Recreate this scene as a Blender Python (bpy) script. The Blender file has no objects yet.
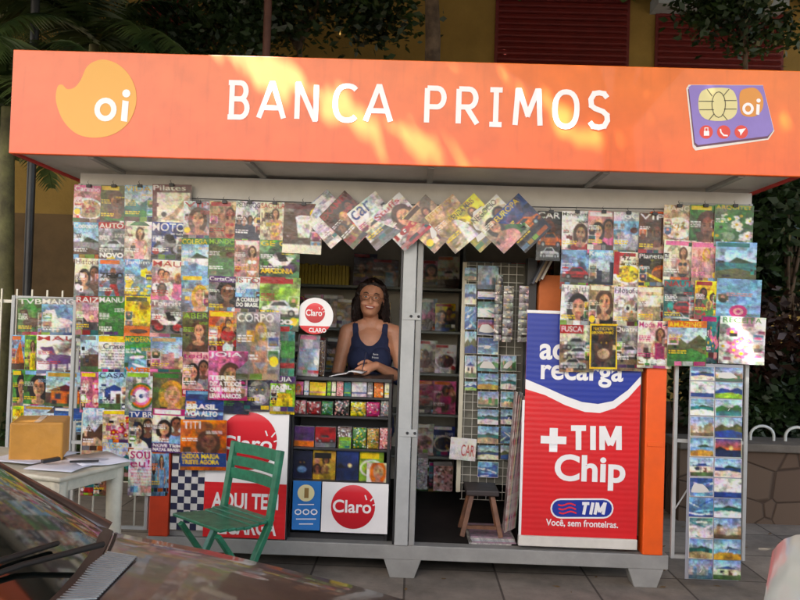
import bpy, bmesh, math, random
import numpy as np
from mathutils import Vector, Matrix
R = math.radians
rng = random.Random(7)
nrg = np.random.default_rng(7)
C = bpy.context.scene.collection
sc = bpy.context.scene

# ---------------------------------------------------------------- camera
F = 778.0
CAM = Vector((0, -4.2, 1.38))
CR = (Matrix.Rotation(R(1.0), 3, 'Z') @ Matrix.Rotation(R(91.4), 3, 'X') @ Matrix.Rotation(R(1.9), 3, 'Z'))
def ray(px, py): return CR @ Vector(((px-400)/F, (300-py)/F, -1))
def P(px, py, Y=0.0):
    d = ray(px, py); t = (Y-CAM.y)/d.y
    return CAM + d*t
def PZ(px, py, z):
    d = ray(px, py); t = (z-CAM.z)/d.z
    return CAM + d*t
cd = bpy.data.cameras.new('camera'); cam = bpy.data.objects.new('camera', cd); C.objects.link(cam)
cam.matrix_world = Matrix.Translation(CAM) @ CR.to_4x4()
cd.sensor_width = 36; cd.lens = F/800*36; cd.clip_end = 2000; cd.clip_start = 0.02
sc.camera = cam

# ---------------------------------------------------------------- materials
def lin(c):
    c = np.asarray(c, dtype=np.float64)/255.0
    return np.where(c <= 0.04045, c/12.92, ((c+0.055)/1.055)**2.4)
MATS = {}
def mat(name, col, rough=0.5, metal=0.0, noise=0.0, nscale=8.0, bump=0.0, bscale=40.0, coat=0.0, spec=0.5, col2=None, emit=None, dirt=0.0):
    if name in MATS: return MATS[name]
    m = bpy.data.materials.new(name); m.use_nodes = True; nt = m.node_tree; b = nt.nodes['Principled BSDF']
    c = [float(v) for v in lin(col)]
    b.inputs['Base Color'].default_value = (*c, 1); b.inputs['Roughness'].default_value = rough
    b.inputs['Metallic'].default_value = metal; b.inputs['Coat Weight'].default_value = coat
    b.inputs['Specular IOR Level'].default_value = spec
    tc = nt.nodes.new('ShaderNodeTexCoord')
    if noise or col2 is not None:
        n = nt.nodes.new('ShaderNodeTexNoise'); n.inputs['Scale'].default_value = nscale; n.inputs['Detail'].default_value = 6; n.inputs['Roughness'].default_value = .65
        nt.links.new(tc.outputs['Object'], n.inputs['Vector'])
        r = nt.nodes.new('ShaderNodeValToRGB'); nt.links.new(n.outputs['Fac'], r.inputs['Fac'])
        if col2 is not None: c2 = [float(v) for v in lin(col2)]
        else: c2 = [v*(1-noise) for v in c]
        r.color_ramp.elements[0].position = .35; r.color_ramp.elements[1].position = .65
        r.color_ramp.elements[0].color = (*c2, 1); r.color_ramp.elements[1].color = (*c, 1)
        nt.links.new(r.outputs['Color'], b.inputs['Base Color'])
        rr = nt.nodes.new('ShaderNodeMapRange'); rr.inputs['To Min'].default_value = min(1, rough+.12); rr.inputs['To Max'].default_value = max(.03, rough-.08)
        nt.links.new(n.outputs['Fac'], rr.inputs['Value']); nt.links.new(rr.outputs['Result'], b.inputs['Roughness'])
    if bump:
        n2 = nt.nodes.new('ShaderNodeTexNoise'); n2.inputs['Scale'].default_value = bscale; n2.inputs['Detail'].default_value = 5
        nt.links.new(tc.outputs['Object'], n2.inputs['Vector'])
        bp = nt.nodes.new('ShaderNodeBump'); bp.inputs['Strength'].default_value = bump; bp.inputs['Distance'].default_value = .02
        nt.links.new(n2.outputs['Fac'], bp.inputs['Height']); nt.links.new(bp.outputs['Normal'], b.inputs['Normal'])
    MATS[name] = m
    return m
def art_mat(name, rough, bump, bscale, coat=0.0):
    m = mat(name, (200, 200, 200), rough, bump=bump, bscale=bscale, coat=coat)
    nt = m.node_tree; a = nt.nodes.new('ShaderNodeAttribute'); a.attribute_name = 'art'
    nt.links.new(a.outputs['Color'], nt.nodes['Principled BSDF'].inputs['Base Color'])
    return m
M_COVER = art_mat('printed_cover', .27, .28, 14)
M_CARD = art_mat('printed_card', .28, .1, 20)
M_BAG = art_mat('glossy_sweet_wrap', .22, .5, 60, .3)
M_PAGES = mat('paper_pages', (205, 200, 188), .8, noise=.2, nscale=60)
M_GREY = mat('grey_painted_metal', (150, 150, 146), .45, noise=.22, nscale=6, bump=.08, bscale=30)
M_POST = mat('light_grey_metal', (172, 174, 172), .4, noise=.15, nscale=9, bump=.05)
M_WALL = mat('kiosk_wall_paint', (206, 202, 194), .5, noise=.2, nscale=2.5, bump=.05)
M_DARKM = mat('dark_metal', (42, 42, 44), .4, noise=.3)
M_WIRE = mat('pale_wire', (190, 188, 176), .4, metal=.3)
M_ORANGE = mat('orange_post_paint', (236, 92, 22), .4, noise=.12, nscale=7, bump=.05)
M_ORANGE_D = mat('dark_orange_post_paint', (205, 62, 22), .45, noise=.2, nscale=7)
M_WHITE = mat('white_vinyl', (232, 230, 228), .4, noise=.05)
M_INT = mat('interior_panel', (222, 214, 196), .6, noise=.2, nscale=3)
M_SHELF = mat('shelf_board', (128, 134, 128), .5, noise=.2)
M_FLOOR = mat('dark_floor_sheet', (34, 30, 28), .6, noise=.4, nscale=4)
M_GLASS = None

# ---------------------------------------------------------------- object helpers
WORLD = {}
LABELS = {}
def tag(o, label=None, cat=None, group=None, kind=None):
    if label: o['label'] = label
    if cat: o['category'] = cat
    if group: o['group'] = group
    if kind: o['kind'] = kind
    if label and cat:
        if label in LABELS: print('DUPLABEL', label)
        LABELS[label] = 1
        n = len(label.split())
        if n < 4 or n > 16: print('BADLEN', n, label)
    return o
def thing(name, loc, label, cat, group=None):
    o = bpy.data.objects.new(name, None); C.objects.link(o); o.location = loc; o.empty_display_size = .1
    WORLD[o.name] = Vector(loc)
    return tag(o, label, cat, group)
class MB:
    def __init__(s): s.v = []; s.f = []; s.sm = []
    def add(s, vs, fs, smooth=False):
        b = len(s.v); s.v += [Vector(v) for v in vs]; s.f += [tuple(i+b for i in f) for f in fs]; s.sm += [smooth]*len(fs); return s
    def box(s, x0, x1, y0, y1, z0, z1, mtx=None):
        vs = [Vector((x, y, z)) for x in (x0, x1) for y in (y0, y1) for z in (z0, z1)]
        if mtx: vs = [mtx @ v for v in vs]
        return s.add(vs, [(0, 1, 3, 2), (4, 6, 7, 5), (0, 4, 5, 1), (2, 3, 7, 6), (0, 2, 6, 4), (1, 5, 7, 3)])
    def tube(s, pts, r, n=8, caps=True):
        pts = [Vector(p) for p in pts]; rs = r if isinstance(r, (list, tuple)) else [r]*len(pts)
        b = []; up = None
        for i, p in enumerate(pts):
            t = (pts[min(i+1, len(pts)-1)]-pts[max(i-1, 0)]).normalized()
            if up is None: up = Vector((0, 0, 1)) if abs(t.z) < .9 else Vector((1, 0, 0))
            a = t.cross(up).normalized(); c = a.cross(t).normalized(); up = c
            b += [p+(a*math.cos(2*math.pi*k/n)+c*math.sin(2*math.pi*k/n))*rs[i] for k in range(n)]
        fs = [(i*n+k, i*n+(k+1) % n, (i+1)*n+(k+1) % n, (i+1)*n+k) for i in range(len(pts)-1) for k in range(n)]
        s.add(b, fs, True)
        if caps:
            s.add(b[:n], [tuple(range(n))]); s.add(b[-n:], [tuple(reversed(range(n)))])
        return s
    def bar(s, p0, p1, w, t, up=(0, 0, 1)):
        p0 = Vector(p0); p1 = Vector(p1); d = (p1-p0); L = d.length; d.normalize(); u = Vector(up)
        a = d.cross(u).normalized(); c = a.cross(d).normalized()
        m = Matrix(((a.x, d.x, c.x), (a.y, d.y, c.y), (a.z, d.z, c.z))).to_4x4(); m.translation = p0
        return s.box(-w/2, w/2, 0, L, -t/2, t/2, m)
    def prism(s, poly, y0, y1):        # poly: list of (x, z); extruded along y
        n = len(poly)
        vs = [(x, y0, z) for x, z in poly]+[(x, y1, z) for x, z in poly]
        return s.add(vs, [tuple(range(n)), tuple(reversed(range(n, 2*n)))]+[(i, i+n, (i+1) % n+n, (i+1) % n) for i in range(n)])
    def prismz(s, poly, z0, z1):
        n = len(poly)
        vs = [(x, y, z0) for x, y in poly]+[(x, y, z1) for x, y in poly]
        return s.add(vs, [tuple(reversed(range(n))), tuple(range(n, 2*n))]+[(i, (i+1) % n, (i+1) % n+n, i+n) for i in range(n)])
    def ball(s, c, r, n=12, m=8, mtx=None):
        r = Vector(r) if not isinstance(r, (int, float)) else Vector((r, r, r)); c = Vector(c)
        vs = []
        for i in range(m+1):
            th = math.pi*i/m
            for k in range(n):
                p = Vector((r.x*math.sin(th)*math.cos(2*math.pi*k/n), r.y*math.sin(th)*math.sin(2*math.pi*k/n), r.z*math.cos(th)))
                if mtx: p = mtx @ p
                vs.append(c+p)
        fs = [(i*n+k, (i+1)*n+k, (i+1)*n+(k+1) % n, i*n+(k+1) % n) for i in range(m) for k in range(n)]
        return s.add(vs, fs, True)
    def build(s, name, m, parent=None, bevel=0, origin=None):
        vs = s.v
        if parent is not None: off = WORLD[parent.name]
        elif origin is not None: off = Vector(origin)
        else:
            xs = [v.x for v in vs]; ys = [v.y for v in vs]; zs = [v.z for v in vs]
            off = Vector(((min(xs)+max(xs))/2, (min(ys)+max(ys))/2, min(zs)))
        me = bpy.data.meshes.new(name); me.from_pydata([tuple(v-off) for v in vs], [], s.f)
        me.polygons.foreach_set('use_smooth', s.sm)
        bm = bmesh.new(); bm.from_mesh(me); bmesh.ops.recalc_face_normals(bm, faces=bm.faces); bm.to_mesh(me); bm.free()
        return link(name, me, m, parent, off, bevel)
def link(name, me, m, parent=None, off=Vector((0, 0, 0)), bevel=0):
    o = bpy.data.objects.new(name, me); C.objects.link(o)
    for mm in (m if isinstance(m, (list, tuple)) else [m]): me.materials.append(mm)
    if parent is not None: o.parent = parent; WORLD[o.name] = WORLD[parent.name].copy()
    else: o.location = off; WORLD[o.name] = Vector(off)
    if bevel:
        b = o.modifiers.new('bevel', 'BEVEL'); b.width = bevel; b.segments = 2; b.limit_method = 'ANGLE'; b.angle_limit = R(40)
    return o
def text_mesh(s, bold=.0, spacing=1.0, shear=0.0):
    cu = bpy.data.curves.new('t', 'FONT'); cu.body = s; cu.size = 1; cu.offset = bold; cu.space_character = spacing; cu.resolution_u = 5; cu.shear = shear
    o = bpy.data.objects.new('t', cu)
    me = bpy.data.meshes.new_from_object(o)
    bpy.data.objects.remove(o); bpy.data.curves.remove(cu)
    return me
def sign_text(s, p0, p1, Y, m, parent, name='lettering', bold=.02, spacing=1.0, shear=0.0):
    """fit text to the pixel box p0 (top left) .. p1 (bottom right) on plane Y"""
    a = P(p0[0], p0[1], Y); b = P(p1[0], p1[1], Y)
    c = P((p0[0]+p1[0])/2, p0[1], Y); d = P((p0[0]+p1[0])/2, p1[1], Y)
    return text_box(s, a.x, b.x, d.z, c.z, Y, m, parent, name, bold, spacing, shear)
def text_box(s, x0, x1, z0, z1, Y, m, parent, name='lettering', bold=.02, spacing=1.0, shear=0.0):
    me = text_mesh(s, bold, spacing, shear)
    co = np.empty(len(me.vertices)*3); me.vertices.foreach_get('co', co); co = co.reshape(-1, 3)
    mn = co.min(0); mx = co.max(0)
    off = WORLD[parent.name]
    out = np.empty_like(co)
    out[:, 0] = x0+(co[:, 0]-mn[0])/(mx[0]-mn[0])*(x1-x0)-off.x
    out[:, 2] = z0+(co[:, 1]-mn[1])/(mx[1]-mn[1])*(z1-z0)-off.z
    out[:, 1] = Y-off.y
    me.vertices.foreach_set('co', out.ravel()); me.update()
    return link(name, me, m, parent)

# ---------------------------------------------------------------- cover art (colour attribute on a fine grid)
_tc = {}
def tris(s, bold):
    k = (s, bold)
    if k not in _tc:
        me = text_mesh(s, bold); me.calc_loop_triangles()
        co = np.empty(len(me.vertices)*3); me.vertices.foreach_get('co', co); co = co.reshape(-1, 3)[:, :2]
        t = np.empty(len(me.loop_triangles)*3, dtype=np.int32); me.loop_triangles.foreach_get('vertices', t)
        mn = co.min(0); mx = co.max(0); co = (co-mn)/(mx-mn); co[:, 1] = 1-co[:, 1]
        _tc[k] = co[t].reshape(-1, 3, 2); bpy.data.meshes.remove(me)
    return _tc[k]
class Art:
    """canvas in units: x 0..W, y 0..H (down)"""
    def __init__(s, W, H, res, bg):
        s.W, s.H, s.res = W, H, res; s.nx = int(W*res); s.ny = int(H*res)
        s.X, s.Y = np.meshgrid((np.arange(s.nx)+.5)/res, (np.arange(s.ny)+.5)/res)
        s.a = np.empty((s.ny, s.nx, 3)); s.a[:] = bg
    def vgrad(s, y0, y1, c0, c1, x0=None, x1=None):
        x0 = 0 if x0 is None else x0; x1 = s.W if x1 is None else x1
        m = (s.Y >= y0) & (s.Y <= y1) & (s.X >= x0) & (s.X <= x1); t = np.clip((s.Y-y0)/(y1-y0+1e-6), 0, 1)[..., None]
        s.a = np.where(m[..., None], np.array(c0)*(1-t)+np.array(c1)*t, s.a); return s
    def rect(s, x0, y0, x1, y1, c):
        m = (s.X >= x0) & (s.X <= x1) & (s.Y >= y0) & (s.Y <= y1); s.a[m] = c; return s
    def ell(s, cx, cy, rx, ry, c, rot=0):
        dx, dy = s.X-cx, s.Y-cy; q = math.cos(rot); w = math.sin(rot)
        m = ((dx*q+dy*w)/rx)**2+((-dx*w+dy*q)/ry)**2 <= 1; s.a[m] = c; return s
    def poly(s, pts, c):
        m = np.zeros(s.X.shape, bool); n = len(pts)
        for i in range(n):
            x0, y0 = pts[i]; x1, y1 = pts[(i+1) % n]
            if y0 == y1: continue
            cond = ((s.Y > min(y0, y1)) & (s.Y <= max(y0, y1))) & (s.X < x0+(s.Y-y0)*(x1-x0)/(y1-y0))
            m ^= cond
        s.a[m] = c; return s
    def text(s, t, x0, y0, x1, y1, c, bold=.006):
        T = tris(t, bold)*np.array([(x1-x0)*s.res, (y1-y0)*s.res])+np.array([x0*s.res, y0*s.res])
        for a, b, d in T:
            lo = np.floor(np.minimum(np.minimum(a, b), d)-.5).astype(int); hi = np.ceil(np.maximum(np.maximum(a, b), d)+.5).astype(int)
            i0, i1 = max(lo[0], 0), min(hi[0], s.nx); j0, j1 = max(lo[1], 0), min(hi[1], s.ny)
            if i0 >= i1 or j0 >= j1: continue
            den = (b[1]-d[1])*(a[0]-d[0])+(d[0]-b[0])*(a[1]-d[1])
            if abs(den) < 1e-9: continue
            px = np.arange(i0, i1)[None, :]+.5; py = np.arange(j0, j1)[:, None]+.5
            u = ((b[1]-d[1])*(px-d[0])+(d[0]-b[0])*(py-d[1]))/den; v = ((d[1]-a[1])*(px-d[0])+(a[0]-d[0])*(py-d[1]))/den
            m = (u >= -.02) & (v >= -.02) & (u+v <= 1.02)
            sub = s.a[j0:j1, i0:i1]; sub[m] = c
        return s
    def lines(s, x0, y0, x1, c, n=3, h=.1, gap=.09):
        for k in range(n):
            y = y0+k*(h+gap); x = x0
            while x < x1-.1:
                w = .12+rng.random()*.3; s.rect(x, y, min(x+w, x1), y+h, c); x += w+.07
        return s
    def head(s, cx, cy, r, hair, skin, cloth, long=True):
        if long: s.ell(cx, cy+.25*r, r*1.25, r*1.75, hair)
        s.ell(cx, cy+3.1*r, r*2.1, r*1.6, cloth)
        s.rect(cx-.32*r, cy+.6*r, cx+.32*r, cy+1.7*r, skin*.88)
        s.ell(cx, cy+1.75*r, r*.9, r*.4, skin*.95)
        s.ell(cx, cy-.25*r, r*.98, r*1.05, hair)
        s.ell(cx+.05*r, cy+.1*r, r*.74, r*.98, skin)
        s.ell(cx+.4*r, cy+.2*r, r*.3, r*.6, skin*.86)
        d = hair*.5
        for e in (-.3, .32): s.ell(cx+e*r, cy-.02*r, .16*r, .08*r, d); s.ell(cx+e*r, cy-.22*r, .2*r, .05*r, d)
        s.ell(cx+.03*r, cy+.55*r, .27*r, .1*r, skin*np.array([.95, .45, .45])); s.ell(cx+.05*r, cy+.27*r, .09*r, .07*r, skin*.75)
        return s
    def body(s, cx, cy, h, hair, skin, cloth, lower=None):
        """standing figure, head at cy, total height h; cloth = swimsuit or dress"""
        r = h*.085
        s.ell(cx, cy+.5*r, r*1.3, r*1.9, hair)
        s.poly([(cx-r*1.7, cy+2.1*r), (cx+r*1.7, cy+2.1*r), (cx+r*1.2, cy+4.6*r), (cx+r*1.55, cy+6.2*r), (cx+r*1.1, cy+11*r), (cx-r*1.1, cy+11*r), (cx-r*1.55, cy+6.2*r), (cx-r*1.2, cy+4.6*r)], skin)
        for e in (-1, 1):
            s.poly([(cx+e*r*1.3, cy+2.1*r), (cx+e*r*1.9, cy+2.4*r), (cx+e*r*2.3, cy+4.6*r), (cx+e*r*1.7, cy+6.4*r), (cx+e*r*1.35, cy+6.1*r), (cx+e*r*1.8, cy+4.4*r)], skin*.9)
        s.rect(cx-.35*r, cy+.8*r, cx+.35*r, cy+2.2*r, skin*.9)
        if lower is None:
            s.poly([(cx-r*1.45, cy+2.5*r), (cx+r*1.45, cy+2.5*r), (cx+r*1.15, cy+4.6*r), (cx+r*1.9, cy+11*r), (cx-r*1.9, cy+11*r), (cx-r*1.15, cy+4.6*r)], cloth)
        else:
            for e in (-.65, .65): s.ell(cx+e*r, cy+3.4*r, .6*r, .5*r, cloth)
            s.poly([(cx-r*1.5, cy+6*r), (cx+r*1.5, cy+6*r), (cx+.3*r, cy+7.3*r), (cx-.3*r, cy+7.3*r)], lower)
        s.ell(cx, cy-.2*r, r, r*1.05, hair); s.ell(cx, cy+.15*r, r*.72, r*.95, skin)
        s.ell(cx, cy+.55*r, .25*r, .1*r, skin*np.array([.9, .4, .4]))
        for e in (-.28, .3): s.ell(cx+e*r, cy, .13*r, .08*r, hair*.5)
        return s
    def car(s, cx, cy, w, c, flip=1):
        k = w/2
        p = [(-1, .12), (-.95, -.12), (-.62, -.2), (-.38, -.46), (.25, -.5), (.55, -.2), (.95, -.1), (1, .14), (.98, .24), (-.98, .24)]
        s.ell(cx, cy+.3*k, k*1.05, .1*k, np.array(c)*.15)
        s.poly([(cx+flip*a*k, cy+b*k) for a, b in p], c)
        s.poly([(cx+flip*a*k, cy+b*k) for a, b in [(-.52, -.19), (-.34, -.4), (.2, -.43), (.42, -.19)]], lin((40, 48, 58)))
        s.poly([(cx+flip*a*k, cy+b*k) for a, b in [(-.95, .02), (.95, .02), (.97, .14), (-.97, .14)]], np.array(c)*.6)
        for e in (-.6, .6): s.ell(cx+e*k, cy+.2*k, .2*k, .2*k, lin((22, 22, 24))); s.ell(cx+e*k, cy+.2*k, .1*k, .1*k, lin((170, 170, 175)))
        s.ell(cx-flip*.86*k, cy-.05*k, .09*k, .06*k, lin((235, 235, 225)))
        return s
    def blur(s, k=2, it=2):
        for _ in range(it):
            a = np.pad(s.a, ((k, k), (k, k), (0, 0)), 'edge'); c = sum(a[i:i+s.ny] for i in range(2*k+1))/(2*k+1); s.a = sum(c[:, i:i+s.nx] for i in range(2*k+1))/(2*k+1)
        return s
    def finish(s, nx, ny, noise=.1, seed=0):
        g = np.random.default_rng(seed+11)
        fx, fy = s.nx//nx, s.ny//ny
        a = s.a[:ny*fy, :nx*fx].reshape(ny, fy, nx, fx, 3).mean((1, 3))
        for sz, am in ((3, .8), (7, .7), (16, .6)):
            ty = max(2, ny//sz+2); tx = max(2, nx//sz+2); q = g.normal(0, 1, (ty, tx, 3))*.6+g.normal(0, 1, (ty, tx, 1))*.7
            yy = np.linspace(0, ty-1.001, ny); xx = np.linspace(0, tx-1.001, nx); iy = yy.astype(int); ix = xx.astype(int)
            wy = (yy-iy)[:, None, None]; wx = (xx-ix)[None, :, None]
            z = q[iy][:, ix]*(1-wy)*(1-wx)+q[iy+1][:, ix]*wy*(1-wx)+q[iy][:, ix+1]*(1-wy)*wx+q[iy+1][:, ix+1]*wy*wx
            a = a*np.clip(1+z*noise*am, .2, 2.2)
        a = a*(1+g.normal(0, .07, (ny, nx, 1))+g.normal(0, .035, (ny, nx, 3)))
        lum = (a*np.array([.3, .55, .15])).sum(-1, keepdims=True); a = lum+(a-lum)*1.08; a = a*(.42+1.05*np.clip(lum, 0, .62))
        return np.clip(a*.78*np.array([1.0, .97, .93])+.012, 0.006, .74)
def sheet_mesh(name, arr, w, h, t=.004, bow=0.0, curl=0.0, shingle=(0, 0), bumpy=0.0, seed=0, edge=(.6, .58, .54)):
    """printed sheet in local x (width), z (up), facing -y, centred; t thick"""
    ny, nx = arr.shape[:2]
    u, v = np.meshgrid(np.linspace(0, 1, nx), np.linspace(0, 1, ny))
    x = (u-.5)*w; z = (.5-v)*h
    y = -bow*np.sin(np.pi*u)-curl*v**3+shingle[0]*u+shingle[1]*v
    if bumpy:
        g = np.random.default_rng(seed); lum = arr.mean(2); y = y-bumpy*(np.sin(np.pi*u)**.5*np.sin(np.pi*v)**.5)*(.7+.8*(lum-lum.min())/(np.ptp(lum)+1e-4)*g.random((ny, nx)))
    fr = np.stack([x, y, z], -1).reshape(-1, 3)
    idx = np.arange(nx*ny).reshape(ny, nx)
    q = np.stack([idx[:-1, :-1], idx[1:, :-1], idx[1:, 1:], idx[:-1, 1:]], -1).reshape(-1, 4)
    loop = np.concatenate([idx[0, :], idx[1:, -1], idx[-1, -2::-1], idx[-2:0:-1, 0]])
    L = len(loop); a = fr[loop]; b = a.copy(); b[:, 1] = np.maximum(b[:, 1], fr[:, 1].max() if bumpy else b[:, 1])+t
    V = np.concatenate([fr, a, b]); n0 = len(fr)
    i_ = np.arange(L); j_ = (i_+1) % L
    side = np.stack([n0+i_, n0+j_, n0+L+j_, n0+L+i_], -1)
    li = np.concatenate([q.ravel(), side.ravel(), n0+L+i_]).astype(np.int32); nf = len(q)+L+1
    me = bpy.data.meshes.new(name); me.vertices.add(len(V)); me.vertices.foreach_set('co', V.astype(np.float32).ravel())
    me.loops.add(len(li)); me.loops.foreach_set('vertex_index', li); me.polygons.add(nf); me.polygons.foreach_set('loop_start', (np.arange(nf)*4).astype(np.int32)); me.update(calc_edges=True)
    sm = np.zeros(nf, bool); sm[:len(q)] = True; me.polygons.foreach_set('use_smooth', sm)
    ca = me.color_attributes.new('art', 'FLOAT_COLOR', 'POINT')
    col = np.ones((len(V), 4), np.float32); col[:n0, :3] = arr.reshape(-1, 3); col[n0:, :3] = edge
    ca.data.foreach_set('color', col.ravel())
    return me
PAL = dict(red=(205, 34, 40), orange=(238, 120, 30), yellow=(240, 205, 40), green=(70, 150, 60), lime=(150, 200, 60), teal=(40, 140, 140), blue=(45, 85, 175), sky=(130, 180, 220),
    navy=(28, 36, 80), purple=(110, 60, 140), pink=(238, 120, 170), magenta=(215, 40, 130), brown=(110, 70, 45), tan=(200, 170, 130), cream=(232, 224, 200), white=(238, 236, 232),
    grey=(150, 150, 152), silver=(190, 192, 196), black=(24, 22, 24), gold=(200, 160, 60), rose=(225, 160, 160), olive=(110, 115, 60), maroon=(120, 26, 40))
PL = {k: lin(v) for k, v in PAL.items()}
SK = lin((214, 160, 124)); SK2 = lin((160, 105, 75)); HB = lin((50, 32, 24)); HY = lin((205, 170, 95))
def c_(n): return PL[n] if isinstance(n, str) else lin(n)
def draw_subject(A, sub, a, b, W, H, R_):
    """sub: kind of picture, a/b colours"""
    a = c_(a); b = c_(b)
    jx, jy, js = R_.uniform(-.08, .1), R_.uniform(-.06, .08), R_.uniform(.85, 1.4)
    if sub == 'portrait': A.head(W*(.55+jx), H*(.42+jy), W*.22*js, b, SK, a)
    elif sub == 'darkportrait': A.head(W*(.55+jx), H*(.42+jy), W*.23*js, b, SK2, a)
    elif sub == 'figure': A.body(W*(.56+jx), H*.26, H*.88*(.6+.4*js), b, SK, a)
    elif sub == 'swim': A.body(W*(.58+jx), H*.26, H*.9*(.6+.4*js), b, SK*R_.uniform(.8, 1.05), a, a)
    elif sub == 'couple': A.head(W*.68, H*.34, W*.17, HB, SK2, b, False); A.head(W*.34, H*.45, W*.18, HB, SK, a)
    elif sub == 'heads':
        for i in range(5): A.head(W*(.14+.19*i), H*(.42+.02*(i % 2)), W*.085, HB, SK if i % 2 else SK2, a, i % 2 == 0)
        A.rect(0, H*.62, W, H, b)
    elif sub == 'collage':
        for i in range(7):
            A.head(W*R_.uniform(.15, .9), H*R_.uniform(.25, .8), W*R_.uniform(.09, .14), [HB, HY, HB][i % 3], SK if i % 2 else SK2, [a, b][i % 2], i % 2 == 0)
    elif sub == 'car': A.vgrad(H*.3, H, c_(b)*.8, c_(b)*.45) if False else None; A.rect(0, H*.62, W, H, b*.5); A.car(W*.52, H*.6, W*.92, a)
    elif sub == 'cars': A.rect(0, H*.35, W, H, b*.6); A.car(W*.5, H*.42, W*.8, PL['grey']); A.car(W*.55, H*.62, W*.85, a); A.car(W*.4, H*.84, W*.75, PL['silver'])
    elif sub == 'moto':
        for e in (.25, .75): A.ell(W*e, H*.66, W*.19, W*.19, PL['black']); A.ell(W*e, H*.66, W*.12, W*.12, b)
        A.poly([(W*.2, H*.5), (W*.45, H*.36), (W*.85, H*.42), (W*.7, H*.6), (W*.35, H*.62)], a); A.ell(W*.5, H*.4, W*.16, W*.13, a*.5); A.poly([(W*.4, H*.3), (W*.6, H*.28), (W*.72, H*.5), (W*.5, H*.52)], PL['black'])
    elif sub == 'food':
        A.ell(W*.5, H*.58, W*.46, W*.36, PL['white']); A.ell(W*.5, H*.58, W*.4, W*.3, a)
        for i in range(26):
            t = R_.uniform(0, 6.28); q = R_.random()**.5
            A.ell(W*(.5+.34*q*math.cos(t)), H*.58+W*.25*q*math.sin(t), W*R_.uniform(.03, .09), W*R_.uniform(.02, .06), [a*.6, b, b*.6, a*1.2, PL['gold']][i % 5], R_.uniform(0, 3))
    elif sub == 'flowers':
        for i in range(16):
            x, y = W*R_.uniform(.08, .92), H*R_.uniform(.25, .92); r = W*R_.uniform(.06, .13)
            for k in range(5): A.ell(x+r*.7*math.cos(k*1.257), y+r*.7*math.sin(k*1.257), r*.5, r*.5, a if i % 3 else b)
            A.ell(x, y, r*.35, r*.35, PL['yellow'])
    elif sub == 'beach': A.vgrad(0, H*.5, lin((120, 175, 220)), lin((190, 215, 230))); A.rect(0, H*.48, W, H*.68, a); A.poly([(0, H*.7), (W*.5, H*.62), (W, H*.72), (W, H), (0, H)], b); A.poly([(W*.3, H*.5), (W*.5, H*.36), (W*.7, H*.42), (W*.95, H*.5)], lin((60, 90, 60)))
    elif sub == 'hills': A.vgrad(0, H*.55, lin((150, 190, 220)), lin((215, 220, 215))); A.poly([(0, H*.55), (W*.25, H*.35), (W*.5, H*.5), (W*.8, H*.3), (W, H*.45), (W, H), (0, H)], a); A.poly([(0, H*.72), (W*.6, H*.6), (W, H*.75), (W, H), (0, H)], b)
    elif sub == 'sunset': A.vgrad(0, H*.6, a, b); A.ell(W*.6, H*.5, W*.08, W*.08, lin((255, 230, 150))); A.rect(0, H*.6, W, H, a*.35); A.poly([(0, H*.6), (W*.2, H*.42), (W*.45, H*.6)], PL['black'])
    elif sub == 'city':
        A.vgrad(0, H*.6, lin((130, 170, 215)), lin((210, 215, 220)))
        x = 0
        while x < W: w = W*R_.uniform(.08, .18); A.rect(x, H*R_.uniform(.3, .55), x+w, H*.85, [a, b, a*.7, b*.8][R_.randrange(4)]); x += w
        A.rect(0, H*.8, W, H, b*.4)
    elif sub == 'house': A.vgrad(0, H*.5, lin((140, 185, 225)), lin((210, 225, 230))); A.rect(W*.15, H*.45, W*.85, H*.75, a); A.poly([(W*.08, H*.46), (W*.5, H*.3), (W*.92, H*.46)], b); A.rect(W*.25, H*.52, W*.4, H*.66, PL['navy']); A.rect(W*.55, H*.52, W*.7, H*.75, PL['brown']); A.rect(0, H*.75, W, H, lin((90, 130, 70)))
    elif sub == 'waves':
        A.vgrad(0, H, a, b)
        for i in range(9): A.ell(W*R_.uniform(0, 1), H*R_.uniform(.2, 1), W*R_.uniform(.2, .5), H*R_.uniform(.02, .05), [a*1.3, b*1.3, PL['white']][i % 3], R_.uniform(-.5, .5))
    elif sub == 'rings':
        for r, cc in ((.4, PL['green']), (.34, PL['orange']), (.27, PL['pink']), (.2, a), (.12, PL['white']), (.07, PL['blue'])): A.ell(W*.5, H*.55, W*r, W*r, cc)
        A.poly([(W*.5, H*.55), (W*.95, H*.3), (W, H*.6)], b)
    elif sub == 'planet': A.ell(W*.75, H*.55, W*.3, W*.3, b); A.ell(W*.7, H*.6, W*.24, W*.22, b*.5); A.poly([(0, H*.5), (W*.4, H), (0, H)], a); A.poly([(0, H*.4), (W, H*.8), (W, H*.86), (0, H*.5)], a*1.1)
    elif sub == 'owl':
        A.ell(W*.62, H*.62, W*.33, W*.42, a)
        for e in (.48, .76): A.ell(W*e, H*.5, W*.13, W*.13, PL['cream']); A.ell(W*e, H*.5, W*.06, W*.06, PL['black'])
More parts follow.
